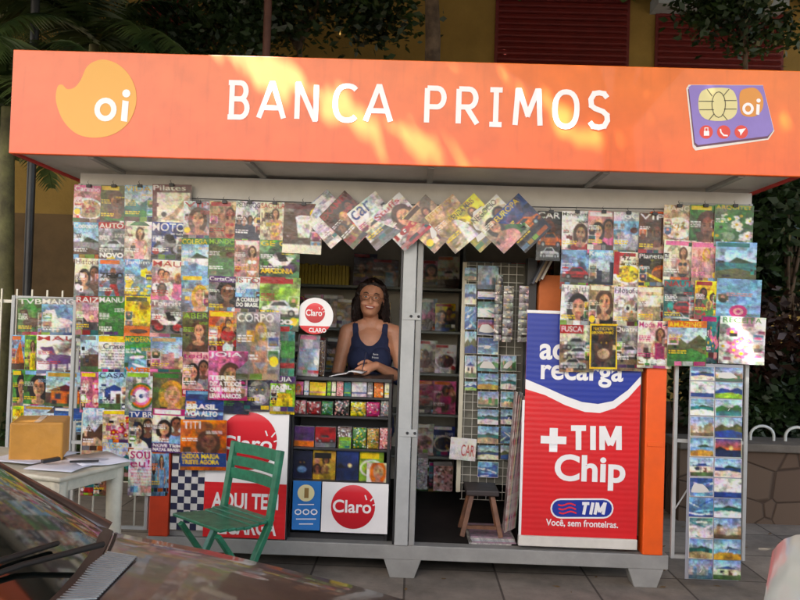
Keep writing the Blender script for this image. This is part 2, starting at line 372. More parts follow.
        A.poly([(W*.58, H*.55), (W*.66, H*.55), (W*.62, H*.62)], PL['orange']); A.ell(W*.62, H*.8, W*.2, W*.15, a*.6)
    elif sub == 'ape': A.ell(W*.5, H*.5, W*.36, W*.44, a); A.ell(W*.5, H*.45, W*.2, W*.2, a*.5); A.ell(W*.5, H*.66, W*.22, W*.15, b); A.ell(W*.42, H*.42, W*.03, W*.03, PL['gold']); A.ell(W*.6, H*.42, W*.03, W*.03, PL['gold'])
    elif sub == 'cup': A.rect(0, H*.25, W, H*.7, b); A.poly([(W*.32, H*.3), (W*.75, H*.3), (W*.68, H*.68), (W*.4, H*.68)], a); A.ell(W*.53, H*.3, W*.22, W*.07, PL['white']); A.ell(W*.53, H*.3, W*.17, W*.05, a*.6)
    elif sub == 'room': A.rect(0, H*.2, W, H, a); A.rect(W*.1, H*.55, W*.9, H*.78, b); A.rect(W*.15, H*.45, W*.85, H*.58, b*.8); A.rect(W*.4, H*.22, W*.6, H*.42, PL['white']); A.rect(0, H*.8, W, H, b*.6)
    elif sub == 'sail': A.rect(0, H*.7, W, H, b); A.poly([(W*.3, H*.7), (W*.55, H*.12), (W*.8, H*.7)], a); A.poly([(W*.15, H*.7), (W*.5, H*.2), (W*.45, H*.7)], a*.7)
    elif sub == 'horse': A.ell(W*.5, H*.6, W*.3, W*.16, a); A.poly([(W*.2, H*.3), (W*.34, H*.28), (W*.46, H*.6), (W*.3, H*.62)], a); A.ell(W*.2, H*.36, W*.13, W*.07, a*.9, .6); [A.rect(W*e, H*.65, W*(e+.05), H*.9, a*.8) for e in (.28, .4, .62, .72)]
    elif sub == 'yoga': A.rect(W*.12, H*.2, W*.95, H*.95, b); A.poly([(W*.25, H*.85), (W*.5, H*.7), (W*.9, H*.25), (W*.95, H*.3), (W*.6, H*.8), (W*.75, H*.88)], a); A.ell(W*.3, H*.72, W*.07, W*.08, HB)
    elif sub == 'dino': A.rect(0, H*.2, W, H*.5, b); A.ell(W*.55, H*.62, W*.32, W*.18, a); A.ell(W*.25, H*.5, W*.14, W*.1, a*.8); A.poly([(W*.7, H*.55), (W, H*.45), (W*.85, H*.72)], a); A.ell(W*.7, H*.4, W*.13, W*.09, lin((120, 60, 40))); A.ell(W*.4, H*.85, W*.3, W*.08, a*.5)
    elif sub == 'toon':
        for i in range(4): x, y = W*(.25+.5*(i % 2)), H*(.35+.35*(i//2)); A.ell(x, y, W*.2, W*.2, a if i % 3 else b); A.ell(x-.07*W, y, .05*W, .07*W, PL['white']); A.ell(x+.07*W, y, .05*W, .07*W, PL['white']); A.ell(x, y+.1*W, .08*W, .03*W, PL['red'])
    elif sub == 'runner': A.ell(W*.5, H*.3, W*.1, W*.12, SK2); A.poly([(W*.35, H*.38), (W*.68, H*.36), (W*.62, H*.62), (W*.42, H*.62)], a); A.poly([(W*.42, H*.6), (W*.63, H*.6), (W*.75, H*.95), (W*.62, H*.95), (W*.52, H*.7), (W*.35, H*.95), (W*.25, H*.93)], b); A.poly([(W*.3, H*.4), (W*.1, H*.55), (W*.14, H*.6), (W*.4, H*.48)], SK2)
    elif sub == 'text': A.lines(W*.1, H*.35, W*.9, b, 7, .12, .16); A.rect(W*.1, H*.78, W*.4, H*.92, a); A.rect(W*.5, H*.78, W*.9, H*.92, b)
    elif sub == 'bag':
        for i in range(60): A.ell(W*R_.random(), H*R_.random(), W*R_.uniform(.04, .1), W*R_.uniform(.03, .07), [a, b, a*.5, PL['white'], b*1.3][i % 5], R_.uniform(0, 3))
    elif sub == 'bands': A.rect(0, H*.3, W, H*.62, a); A.rect(0, H*.7, W, H*.8, b)
def gaussian_patch(A, seed):
    g = np.random.default_rng(seed); out = np.zeros(A.a.shape)
    for sz, am in ((5, .11), (10, .12), (22, .13)):
        ty, tx = max(3, A.ny//sz), max(3, A.nx//sz); q = g.normal(0, am, (ty, tx, 1))+g.normal(0, am*.5, (ty, tx, 3))
        iy = np.minimum((np.arange(A.ny)*ty//A.ny), ty-1); ix = np.minimum((np.arange(A.nx)*tx//A.nx), tx-1); out += q[iy][:, ix]
    return np.clip(out, -.6, .7)
def mag_art(title, tcol, bg, sub, a, b, seed, nx=48, ny=64, band=None, lower=None, W=3, H=4, extra=None, noise=.13, tbox=None, blurb=True):
    R_ = random.Random(seed)
    A = Art(W, H, 32 if nx >= 48 else (nx*2)//3, c_(bg))
    A.vgrad(0, H, c_(bg)*1.1, c_(bg)*.62)
    B0 = c_(bg); C1 = c_(a) if a else B0; C2 = c_(b) if b else B0
    if nx >= 24 and sub not in ('text', 'none'):
        for _ in range(26):      # out of focus backdrop of the cover photograph
            q = B0*R_.uniform(.45, 1.25)*.72+(C1 if R_.random() < .5 else C2)*R_.uniform(.3, .9)*.28+np.array([R_.uniform(0, .04), R_.uniform(0, .03), R_.uniform(0, .03)])
            A.ell(W*R_.random(), H*R_.uniform(.1, 1), W*R_.uniform(.05, .3), H*R_.uniform(.03, .16), q, R_.uniform(0, 3))
    draw_subject(A, sub, a, b, W, H, R_)
    if nx >= 24 and sub not in ('text', 'none', 'bands') and noise > 0.05:
        gx = R_.uniform(-.35, .35); A.a = A.a*np.clip(1+gx*(A.X/W-.5)*1.6-.25*(A.Y/H-.5), .5, 1.5)[..., None]
        for _ in range(7): # small printed details
            x, y = W*R_.choice([R_.uniform(0, .25), R_.uniform(.8, 1)]), H*R_.uniform(.25, .97); w_ = W*R_.uniform(.05, .2); q = [C2*1.2, C1*.5, C2*.6, B0*1.3, PL['black']][R_.randrange(5)]
            A.rect(x, y, x+w_, y+w_*R_.uniform(.4, 1.2), q)
    if nx >= 24 and sub not in ('none',):
        if nx >= 48 and sub not in ('text', 'yoga') and R_.random() < .6:      # inset pictures down one side
            sx = W*R_.choice([.03, .72]); 
            for k in range(R_.randrange(1, 4)):
                y = H*(.36+.19*k); A.rect(sx, y, sx+W*.25, y+H*.16, PL['white']); cc = list(PL.values())[R_.randrange(len(PL))]
                A.rect(sx+.04, y+.04, sx+W*.25-.04, y+H*.16-.04, cc*.8)
                if R_.random() < .6: A.ell(sx+W*.12, y+H*.07, W*.05, W*.06, SK); A.ell(sx+W*.12, y+H*.15, W*.09, H*.05, cc*.3)
                else: A.ell(sx+W*.12, y+H*.09, W*.09, H*.03, C1*1.2); A.rect(sx+.1, y+H*.11, sx+W*.22, y+H*.13, C2)
        A.a = A.a*(1+gaussian_patch(A, R_.randrange(10**6)))
        A.blur(1, 1)
    th = .165*H/1.33
    if band: A.rect(0, 0, W, th+.12, c_(band))
    if title:
        x0, y0, x1, y1 = tbox or (.1, .12, W*.84, .1+th)
        A.text(title, x0, y0, x1, y1, c_(tcol))
    elif tcol: A.rect(.15, .12, W*R_.uniform(.6, .85), .1+th*.8, c_(tcol))
    if blurb and R_.random() < .55:      # strip of small insets at the foot
        hh = H*R_.uniform(.07, .12); yb = H*R_.uniform(.86, .99)-hh; x = 0
        while x < W*.9: w_ = W*R_.uniform(.15, .35); A.rect(x, yb, x+w_-.05, yb+hh, list(PL.values())[R_.randrange(len(PL))]*R_.uniform(.5, 1.1)); x += w_
    if blurb and R_.random() < .5: A.lines(W*.55, H*R_.uniform(.22, .3), W*.9, c_(tcol or 'white'), R_.randrange(2, 4), .06, .06)
    if blurb and R_.random() < .3: A.ell(W*R_.choice([.14, .86]), H*R_.uniform(.62, .85), .3, .3, [PL['yellow'], PL['red'], PL['white']][R_.randrange(3)])
    if blurb:
        lc = PL['white'] if R_.random() < .6 else c_(tcol or 'yellow')
        A.lines(.12, H*R_.uniform(.3, .4), W*.38, lc, R_.randrange(2, 5), .07, .08)
        if R_.random() < .7: A.lines(.12, H*R_.uniform(.62, .7), W*.5, PL['yellow'] if R_.random() < .5 else lc, 2, .1, .09)
    if lower:
        txts, lc, y0, y1 = lower[:4]
        if len(lower) > 4: A.rect(0, y0-.08, W, y1+.1, c_(lower[4]))
        n = len(txts); hh = (y1-y0)/n
        for i, t in enumerate(txts): A.text(t, .15, y0+i*hh, W*.84, y0+(i+.8)*hh, c_(lc), .04)
    if extra: extra(A, W, H)
    return A.finish(nx, ny, noise, seed)
SEED = [100]
def hang(name, arr, x0, x1, z0, z1, Y, label, cat, group, shingle=(.010, .012), rot=None, t=.004, m=None, bow=.004, curl=.006, clip=False, **kw):
    SEED[0] += 1
    w = x1-x0; h = z1-z0
    me = sheet_mesh(name, arr, w, h, t, bow*rng.uniform(-.3, 1.4), curl*rng.uniform(0, 1.6), shingle, seed=SEED[0], **kw)
    o = bpy.data.objects.new(name, me); C.objects.link(o); me.materials.append(m or M_COVER)
    o.location = ((x0+x1)/2, Y, (z0+z1)/2); WORLD[o.name] = o.location.copy()
    o.rotation_euler = (0, rng.uniform(-.022, .022) if rot is None else rot, 0)
    tag(o, label, cat, group)
    if clip:
        mb = MB(); cz = h/2
        mb.box(-.012, .012, -.012, .004, cz-.012, cz+.004); mb.tube([(0, -.004, cz), (-.008, -.004, cz+.018), (0, -.004, cz+.028), (.008, -.004, cz+.018), (0, -.004, cz)], .0018, 5)
        mm = bpy.data.meshes.new('clip'); mm.from_pydata([tuple(v) for v in mb.v], [], mb.f); mm.materials.append(M_DARKM)
        k = bpy.data.objects.new('clip', mm); C.objects.link(k); k.parent = o
    return o

# ---------------------------------------------------------------- magazines on the front racks
def dist(Y): return Y-CAM.y
def mag_rect(x0, y0, x1, y1, Y, grow=(.12, .10)):
    c = P((x0+x1)/2, (y0+y1)/2, Y); k = dist(Y)/F
    w = (x1-x0)*k; h = (y1-y0)*k
    return c.x-w/2, c.x+w/2+w*grow[0], c.z-h/2-h*grow[1], c.z+h/2
G_LEFT = 'magazines hung on the left display rack'
G_MID = 'magazines hung on the panel beside the window'
G_RIGHT = 'magazines hung on the right display rack'
G_DIAG = 'tilted magazines strung over the opening'
G_SIDE = 'magazines on the low rack by the fence'
def badge(c): return lambda A, W, H: A.ell(W*.85, H*.22, W*.16, W*.16, c_(c))
def frame(c): return lambda A, W, H: [A.rect(0, 0, W, .2, c_(c)), A.rect(0, H-.2, W, H, c_(c)), A.rect(0, 0, .2, H, c_(c)), A.rect(W-.2, 0, W, H, c_(c))]
MAGS = [
# left rack
(G_LEFT, -.04, 1, (73,185,100,222,'Carinho','white','rose','food','tan','red','pink food magazine with a round pasta dish, top left corner of the rack',dict(band='pink'))),
(G_LEFT, -.04, 1, (100,185,124,222,'','yellow','olive','darkportrait','green','brown','olive green magazine with a dark haired woman, second in the top row',{})),
(G_LEFT, -.04, 1, (124,185,152,222,'VIDA','yellow','lime','hills','teal','green','lime and teal magazine with hills, third in the top row',{})),
(G_LEFT, -.05, 1, (152,184,187,222,'Pilates','white','maroon','yoga','tan','cream','maroon framed magazine with a stretching figure on a cream page',dict(blurb=False))),
(G_LEFT, -.04, 0, (73,222,98,259,'Conocer','white','sky','beach','grey','brown','pale blue magazine with a rocky shore under a washed sky',{})),
(G_LEFT, -.04, 0, (98,222,124,259,'AUTO','white','grey','car','silver','grey','motoring magazine with a red title block above a silver car',dict(band='red',lower=(['NOVO'],'white',3.0,3.6)))),
(G_LEFT, -.04, 0, (124,221,150,259,'','cream','cream','figure','rose','brown','cream magazine with a slim woman standing, right of the silver car one',{})),
(G_LEFT, -.05, 0, (151,222,182,259,'MOTO','white','blue','moto','grey','silver','magazine with a blue title over a dark motorcycle',dict(tbox=(.1,.12,2.8,.9)))),
(G_LEFT, -.04, 0, (74,258,99,297,'Historia','maroon','cream','couple','grey','brown','cream history magazine with a wine red title and two people',{})),
(G_LEFT, -.04, 0, (98,259,124,297,'','orange','sky','runner','black','red','magazine with a bare chested runner in dark shorts and orange title',dict(lower=(['ZERO'],'black',1.3,2.0)))),
(G_LEFT, -.04, 0, (124,259,150,297,'Jardim','white','sky','flowers','yellow','gold','pale blue magazine filled with yellow flowers',{})),
(G_LEFT, -.05, 0, (151,260,182,302,'MAU','red','cream','collage','pink','white','white magazine with a big red title and scattered pink figures',{})),
(G_LEFT, -.04, 0, (75,296,99,335,'RAIZ','white','grey','sunset','grey','rose','grey magazine with a red title band and a dusky shore',dict(band='red'))),
(G_LEFT, -.04, 0, (98,296,124,336,'MANU','white','green','text','cream','green','green manual with white title above a pale page',dict(band='green'))),
(G_LEFT, -.04, 0, (124,296,150,336,'','olive','yellow','bands','yellow','orange','bright yellow magazine with an orange lower band and dark diamond',dict(extra=lambda A,W,H:[A.rect(0,H*.68,W,H,c_('orange')),A.ell(W*.5,H*.8,W*.3,H*.05,c_('brown'))]))),
(G_LEFT, -.05, 0, (150,300,182,337,'Tourist','white','grey','moto','white','red','magazine with a rider in white leaning over a red motorbike',{})),
(G_LEFT, -.04, 0, (80,335,99,373,'','grey','olive','house','brown','grey','narrow olive brown magazine with an old house, fifth row left end',{})),
(G_LEFT, -.04, 0, (98,336,124,373,'Crase','navy','white','text','sky','grey','white magazine with a dark blue title over plain text columns',dict(band='yellow',tbox=(.5,.75,2.5,1.3)))),
(G_LEFT, -.04, 0, (124,336,151,374,'MODERN','yellow','teal','waves','green','sky','green magazine of blue swirls with orange letters at the foot',dict(lower=(['WEB'],'orange',3.0,3.8)))),
(G_LEFT, -.05, 0, (150,337,183,373,'','tan','rose','city','tan','rose','pinkish magazine showing long stone buildings',{})),
(G_LEFT, -.04, 0, (80,372,99,409,'','yellow','pink','toon','pink','rose','pink magazine with round cartoon faces beside the blue house cover',{})),
(G_LEFT, -.04, 0, (98,372,126,410,'CASA','navy','sky','house','white','blue','blue and white magazine showing a white house and lawn',{})),
(G_LEFT, -.04, 0, (125,372,153,412,'','lime','silver','rings','white','silver','silver magazine with a wheel of coloured rings',dict(blurb=False))),
(G_LEFT, -.05, 0, (152,373,185,412,'','green','olive','portrait','rose','gold','magazine with a smiling blonde woman leaning forward before greenery',{})),
(G_LEFT, -.04, 0, (82,408,103,452,'GE','white','brown','hills','brown','tan','brown magazine with a wooden texture and white title, behind the parcel',{})),
(G_LEFT, -.04, 0, (102,410,128,444,'','yellow','cream','flowers','red','pink','cream magazine with red and pink blossoms and yellow title',{})),
(G_LEFT, -.05, 0, (128,411,153,451,'TV BR','white','tan','couple','white','navy','television magazine with a bride in white beside a man',dict(band='blue'))),
(G_LEFT, -.06, 0, (152,409,183,449,'','white','cream','couple','sky','sky','magazine with a young couple in pale blue shirts over lilac headline',dict(band='magenta',lower=(['NOVE TRIM','NATAL BRASIL'],'white',3.2,3.9,'purple')))),
(G_LEFT, -.04, 0, (102,443,128,478,'FILOSOFIA','yellow','olive','hills','teal','olive','dark green magazine with a yellow title at its head, under the blossoms',dict(tbox=(.1,.1,2.9,.6)))),
(G_LEFT, -.05, 0, (128,450,151,492,'SOU EU','magenta','white','text','sky','rose','white magazine with a large magenta two line title',dict(tbox=(.2,.2,2.4,.3),blurb=False,extra=lambda A,W,H:[A.text('sou',.2,.15,2.4,.8,c_('magenta')),A.text('eu!',.2,.85,2.4,1.5,c_('magenta'))]))),
(G_LEFT, -.05, 0, (151,448,166,492,'','orange','sky','figure','sky','brown','narrow blue magazine with a standing man beside the orange post',{})),
(G_LEFT, -.03, 0, (80,474,93,494,'','sky','red','bands','teal','red','small red and teal booklet seen under the plastic table',{})),
(G_LEFT, -.03, 0, (93,474,112,494,'','green','teal','darkportrait','green','black','teal booklet with a dark haired face seen between the table legs',{})),
# middle panel
(G_MID, -.05, 1, (183,201,210,239,'VIP','red','silver','portrait','rose','brown','pale magazine with red three letter title and long haired woman',{})),
(G_MID, -.05, 1, (209,201,236,239,'','red','tan','swim','red','brown','tan magazine with a reclining woman in a red two piece',{})),
(G_MID, -.05, 1, (235,201,260,240,'PEDAGOG','navy','white','heads','navy','navy','white magazine with a row of small round faces over navy',{})),
(G_MID, -.05, 1, (260,202,286,240,'SACOLA','red','cream','swim','yellow','brown','cream magazine with large black number and woman in yellow bikini',dict(blurb=False,extra=lambda A,W,H:A.text('136',.15,1.0,1.3,1.6,c_('black'))))),
(G_MID, -.06, 1, (283,203,318,249,'','maroon','brown','cup','white','brown','brown magazine with a coffee cup and yellow round badge',dict(blurb=False,extra=lambda A,W,H:[A.ell(W*.82,H*.2,W*.15,W*.15,c_('yellow')),A.rect(0,H*.82,W,H,c_('cream'))]))),
(G_MID, -.05, 0, (181,238,208,275,'COLEGA','yellow','green','beach','white','sky','green titled magazine with a white boat wake and island',dict(band='green'))),
(G_MID, -.05, 0, (208,238,235,275,'MUNDO','lime','green','dino','green','olive','magazine with green reptiles grazing under a lime title',{})),
(G_MID, -.05, 0, (234,240,260,276,'','white','rose','swim','white','brown','rose magazine with a brunette in a white bikini top',{})),
(G_MID, -.05, 0, (259,240,295,278,'GE GE','yellow','green','moto','white','purple','dark green magazine with a white and violet racing bike',dict(lower=(['AMAZONIA'],'yellow',2.7,3.3)))),
(G_MID, -.05, 0, (181,275,208,313,'','yellow','sky','portrait','silver','gold','pale blue magazine with a blonde woman resting her chin',{})),
(G_MID, -.05, 0, (208,276,236,313,'CartaCap','white','grey','darkportrait','black','black','grey magazine with purple title band and a dark close up face',dict(band='purple'))),
(G_MID, -.05, 0, (235,277,260,313,'ISTO','red','white','bands','sky','navy','white magazine with a red title over a blue banner',dict(lower=(['A CORRUP','DO BRASIL'],'white',2.1,3.1,'navy')))),
(G_MID, -.055, 0, (259,277,295,326,'','red','lime','car','white','green','bright green magazine with a tiny white two seat car',dict(lower=(['trico'],'white',3.0,3.6),extra=lambda A,W,H:A.rect(0,0,W*.62,H*.13,c_('red'))))),
(G_MID, -.055, 0, (182,312,209,353,'ABER','lime','olive','portrait','brown','brown','olive magazine with a brown haired woman and lime title',{})),
(G_MID, -.055, 0, (208,311,237,354,'','yellow','orange','collage','white','red','orange and yellow gossip magazine crowded with small faces',{})),
(G_MID, -.07, 0, (236,312,275,374,'CORPO','white','grey','swim','grey','gold','large magazine with a blonde bikini model raising her arms',dict(blurb=True))),
(G_MID, -.05, 0, (273,325,292,374,'','red','teal','bands','green','red','narrow teal book cover with red foot beside the bikini model',{})),
(G_MID, -.065, 0, (182,352,209,393,'toda','magenta','rose','couple','rose','grey','pink teen magazine with a girl and a boy cheek to cheek',dict(lower=(['ESPECIAL'],'white',3.4,3.8,'red')))),
(G_MID, -.075, 0, (208,351,243,396,'JOIA','white','pink','portrait','magenta','brown','magenta magazine with four stacked white headline lines',dict(blurb=False,lower=(['TERESA','DIZ A TODOS','QUE HELENA','LEVA MARCOS'],'white',2.0,3.9)))),
(G_MID, -.06, 0, (185,391,219,418,'','sky','blue','bands','blue','sky','blue magazine with yellow and white capital letters',dict(blurb=False,lower=(['BRASIL','VOA ALTO'],'white',1.8,3.6)))),
(G_MID, -.05, 0, (219,380,246,411,'','green','teal','hills','green','navy','dark green booklet half hidden behind the magenta cover',{})),
(G_MID, -.05, 0, (244,374,271,408,'','silver','navy','ape','grey','silver','nearly black booklet with a pale ghostly mound',{})),
(G_MID, -.05, 0, (270,376,292,411,'GUIA','white','purple','room','lime','yellow','guide booklet in purple with yellow and lime blocks',dict(lower=(['FACIL'],'white',1.0,1.5)))),
(G_MID, -.075, 0, (180,420,221,466,'TITI','white','orange','darkportrait','orange','brown','orange magazine with a close up face and yellow headlines',dict(tbox=(.2,.15,1.3,.7),lower=(['DEIXA MARIA','TRISTE AGORA'],'yellow',2.7,3.6,'blue')))),
# right rack
(G_RIGHT, -.05, 1, (537,211,561,256,'CAR','white','black','car','orange','black','dark magazine with an orange race car by the tilted row',dict(extra=lambda A,W,H:A.car(W*.5,H*.85,W*.7,c_('silver'))))),
(G_RIGHT, -.05, 1, (562,211,589,251,'Manequim','black','white','portrait','red','brown','white fashion magazine with a woman in a red dress',{})),
(G_RIGHT, -.05, 1, (588,211,615,251,'','white','rose','couple','black','pink','rosy magazine with two dark haired young women',{})),
(G_RIGHT, -.05, 1, (614,212,640,253,'PEGC','white','silver','dino','silver','sky','silver blue magazine with a pale fish and light title',{})),
(G_RIGHT, -.05, 1, (639,213,666,254,'VIP','white','brown','darkportrait','tan','brown','brown magazine with white three letter title and glamorous woman',{})),
(G_RIGHT, -.06, 1, (664,205,691,241,'MANG','cream','tan','food','cream','gold','tan magazine with bowls and cream capital title',{})),
(G_RIGHT, -.06, 1, (690,205,717,243,'','yellow','green','darkportrait','green','brown','green magazine with a tanned woman and bright yellow title',{})),
(G_RIGHT, -.06, 1, (715,205,750,243,'ARQUITET','yellow','green','flowers','white','green','leafy green magazine with white blossoms, top right corner',dict(tbox=(.1,.1,2.8,.5)))),
(G_RIGHT, -.05, 0, (561,250,590,286,'','sky','sky','car','red','grey','pale blue magazine with a shiny red saloon car',{})),
(G_RIGHT, -.05, 0, (589,250,615,286,'Knowle','white','grey','city','grey','navy','grey magazine with a misty city street and white title',{})),
(G_RIGHT, -.05, 0, (614,252,640,286,'','red','cream','food','yellow','gold','recipe magazine with red spine stripe and heaped golden food',dict(blurb=False,extra=lambda A,W,H:[A.rect(0,0,.6,2.4,c_('red')),A.text('42',.8,.15,1.7,.9,c_('brown')),A.text('linguas',.8,1.0,2.6,1.5,c_('brown'))]))),
(G_RIGHT, -.05, 0, (639,253,665,287,'Planeta','white','black','planet','yellow','orange','yellow and black magazine with an orange planet',{})),
(G_RIGHT, -.06, 0, (664,240,693,281,'','pink','cream','swim','black','brown','cream magazine with a brunette in a dark bikini',{})),
(G_RIGHT, -.06, 0, (692,242,717,281,'','pink','rose','figure','rose','gold','pale rose magazine with a small woman beside text lines',{})),
(G_RIGHT, -.06, 0, (716,242,753,280,'','teal','teal','beach','teal','olive','turquoise magazine with a wide calm lagoon',dict(blurb=False))),
(G_RIGHT, -.05, 0, (561,285,590,326,"Health",'grey','white','portrait','grey','black','white magazine with a black and white photo of a muscular man',{})),
(G_RIGHT, -.05, 0, (589,285,615,326,'','cream','tan','portrait','black','brown','magazine with a woman in black low neck top and soft brown hair',{})),
(G_RIGHT, -.05, 0, (614,287,640,326,'Filosofia','navy','white','owl','tan','brown','white magazine with a tan owl staring from the right',{})),
(G_RIGHT, -.05, 0, (638,287,666,326,'','cream','tan','room','cream','tan','beige interior design magazine with a pale sofa',{})),
(G_RIGHT, -.06, 0, (664,280,696,322,'NAUTI','red','teal','cars','red','teal','dark teal magazine with three cars and red title',{})),
(G_RIGHT, -.06, 0, (695,281,718,316,'','red','yellow','collage','green','red','yellow magazine with a busy patchwork of red and green pictures',{})),
(G_RIGHT, -.06, 0, (717,279,757,318,'','sky','sky','bands','sky','sky','light blue magazine with one pink ring flower',dict(blurb=False,extra=lambda A,W,H:[A.ell(W*.5,H*.75,W*.2,W*.2,c_('magenta')),A.ell(W*.5,H*.75,W*.11,W*.11,c_('rose')),A.ell(W*.5,H*.75,W*.05,W*.05,c_('magenta')),A.lines(.7,1.3,2.4,c_('rose'),2,.1,.1)]))),
(G_RIGHT, -.055, 0, (560,325,591,372,'FUSCA','white','cream','cars','silver','tan','cream magazine with white title on red and three small old cars',dict(extra=lambda A,W,H:[A.rect(0,0,W*.68,.75,c_('red')),A.text('FUSCA',.15,.15,1.9,.6,c_('white'))],blurb=False))),
(G_RIGHT, -.065, 0, (590,324,615,369,'NATIONAL','yellow','black','ape','brown','tan','black magazine with a yellow border and a gorilla face',dict(tbox=(.4,.3,2.6,.6),blurb=False,lower=(['GEOGRAPHIC'],'yellow',.7,.95),extra=frame('yellow')))),
(G_RIGHT, -.055, 0, (614,326,641,371,'Quatro','white','grey','car','silver','tan','grey motoring magazine with a silver coupe and cream title',{})),
(G_RIGHT, -.065, 0, (638,321,669,368,'Moda Mol','magenta','cream','figure','magenta','brown','pattern magazine with a woman in a long magenta dress',dict(lower=(['382'],'white',3.2,3.7)))),
(G_RIGHT, -.07, 0, (668,321,703,366,'AMAZING','yellow','green','hills','olive','green','green field magazine with orange title strip and tree trunk',dict(band='orange'))),
(G_RIGHT, -.06, 0, (701,316,720,363,'','magenta','teal','flowers','pink','teal','narrow teal and pink craft magazine next to the sunlit one',{})),
(G_RIGHT, -.07, 0, (720,317,761,364,'RECEITA','green','white','flowers','pink','white','white magazine of pale pink flowers, lowest in the outer column',dict(tbox=(.2,.1,2.7,.55),blurb=False))),
# low rack near the fence
(G_SIDE, .12, 0, (17,298,42,335,'TVB','white','green','horse','brown','tan','green titled magazine with a brown dog, top left of the low rack',{})),
(G_SIDE, .12, 0, (41,298,75,336,'MANG','white','sky','horse','white','sky','sky blue magazine with a white horse head',dict(band='grey'))),
(G_SIDE, .12, 0, (11,335,25,371,'','orange','sky','sail','orange','brown','narrow magazine with one orange sail on the low rack',{})),
(G_SIDE, .12, 0, (24,335,38,370,'','green','lime','figure','yellow','brown','pale lime magazine with a small yellow figure on the low rack',{})),
(G_SIDE, .12, 0, (36,335,79,372,'MAU','red','white','horse','purple','silver','wide white magazine with red title and a violet bird',{})),
(G_SIDE, .12, 0, (12,370,24,407,'','yellow','green','portrait','olive','black','narrow green magazine with a dark haired woman by the rack edge',{})),
(G_SIDE, .12, 0, (23,370,46,407,'','sky','green','portrait','green','black','green magazine with a brunette above the yellow parcel',{})),
(G_SIDE, .12, 0, (45,372,80,410,'','gold','brown','house','orange','maroon','brown magazine with glowing orange cottages',{})),
(G_SIDE, .12, 0, (12,406,24,432,'','lime','yellow','flowers','yellow','lime','bright yellow booklet behind the parcel, left end of the low rack',{})),
(G_SIDE, .12, 0, (23,406,54,432,'','gold','tan','hills','brown','tan','tan magazine just showing above the parcel',{})),
(G_SIDE, .12, 0, (53,408,80,432,'','white','blue','waves','blue','sky','blue magazine right of the parcel top, with white stripes',{})),
]
for g, Y, clip, (x0, y0, x1, y1, title, tcol, bg, sub, a, b, desc, kw) in MAGS:
    SEED[0] += 1
    art = mag_art(title, tcol, bg, sub, a, b, SEED[0], **kw)
    r = mag_rect(x0, y0, x1, y1, Y, (.12, 0 if (g is G_RIGHT and y1 > 360) else .10))
    hang('magazine', art, *r, Y, desc, 'magazine', g, clip=bool(clip))
# tilted row, about 38 x 50 px each, turned 45 degrees
DIAG = [(329,219,'','white','silver','waves','silver','cream','tilted magazine sealed in crinkled silver film, first of the tilted row',{}),
 (349,220,'EXAME','red','brown','collage','red','black','tilted dark brown magazine with red title and crowd',{}),
 (376,221,'car','blue','white','car','white','silver','tilted white motoring magazine with blue title and silver car',dict(tbox=(.2,.15,2.0,1.0))),
 (402,222,'Stuffs','red','white','portrait','red','brown','tilted white magazine with bold red title and red figures',dict(lower=(['100'],'red',2.4,3.1))),
 (430,224,'','brown','tan','swim','tan','brown','tilted tan magazine with a sunlit woman in a brown bikini',{}),
 (454,224,'JEITO','gold','tan','figure','white','gold','tilted golden magazine with a woman in white',{}),
 (477,223,'VENDA MAIS','black','yellow','figure','black','brown','tilted yellow business magazine with black title',{}),
 (500,224,'NEGOCIO','black','cream','couple','rose','green','tilted cream business magazine with small red and green picture',{}),
 (522,223,'EUROPA','yellow','blue','car','orange','navy','tilted blue magazine with an orange car and yellow title',{})]
for i, (cx, cy, title, tcol, bg, sub, a, b, desc, kw) in enumerate(DIAG):
    SEED[0] += 1; Y = -.07-.004*(i % 2)-.012*(i/9)
    Y = -.055-.006*i
    k = dist(Y)/F; c = P(cx, cy, Y); w, h = 37*k, 48*k
    art = mag_art(title, tcol, bg, sub, a, b, SEED[0], **kw)
    hang('magazine', art, c.x-w/2, c.x+w/2, c.z-h/2, c.z+h/2, Y, desc, 'magazine', G_DIAG, rot=-R(44+rng.uniform(-4, 4)), shingle=(0, 0), t=.003, m=(M_BAG if i == 0 else M_COVER), curl=.012)

# ---------------------------------------------------------------- postcards
def card_art(kind, a, b, seed, W=4, H=3, nx=32, ny=24, border=True):
    R_ = random.Random(seed); A = Art(W, H, 16, c_(a)); draw_subject(A, kind, a, b, W, H, R_)
    for _ in range(22):
        x, y = W*R_.random(), H*R_.random(); q = A.a[min(A.ny-1, int(y*16)), min(A.nx-1, int(x*16))]*R_.uniform(.5, 1.5)+.01
        A.ell(x, y, W*R_.uniform(.02, .12), H*R_.uniform(.015, .06), q, R_.uniform(-.3, .3))
    A.a = A.a*(1+.8*gaussian_patch(A, seed)); A.blur(1, 1)
    if border:
        w = PL['white']; A.rect(0, 0, W, .14, w); A.rect(0, H-.14, W, H, w); A.rect(0, 0, .14, H, w); A.rect(W-.14, 0, W, H, w)
    return A.finish(nx, ny, .2, seed)
KIND_WORDS = dict(beach='beach', hills='green hills', sunset='sunset', city='city skyline', waves='blue sea swirls', house='white house', flowers='flowers', sail='sailing boat')
CARDS = [('beach','teal','tan'),('waves','blue','sky'),('city','cream','tan'),('beach','blue','cream'),('hills','green','teal'),('city','silver','sky'),('waves','sky','blue'),('beach','sky','gold'),
 ('sail','white','blue'),('hills','olive','blue'),('city','tan','green'),('waves','teal','white'),('house','cream','blue'),('beach','teal','white'),('sunset','blue','orange'),('hills','blue','lime')]
ORD = ['first', 'second', 'third', 'fourth', 'fifth', 'sixth', 'seventh', 'eighth', 'ninth', 'tenth', 'eleventh', 'twelfth', 'thirteenth']
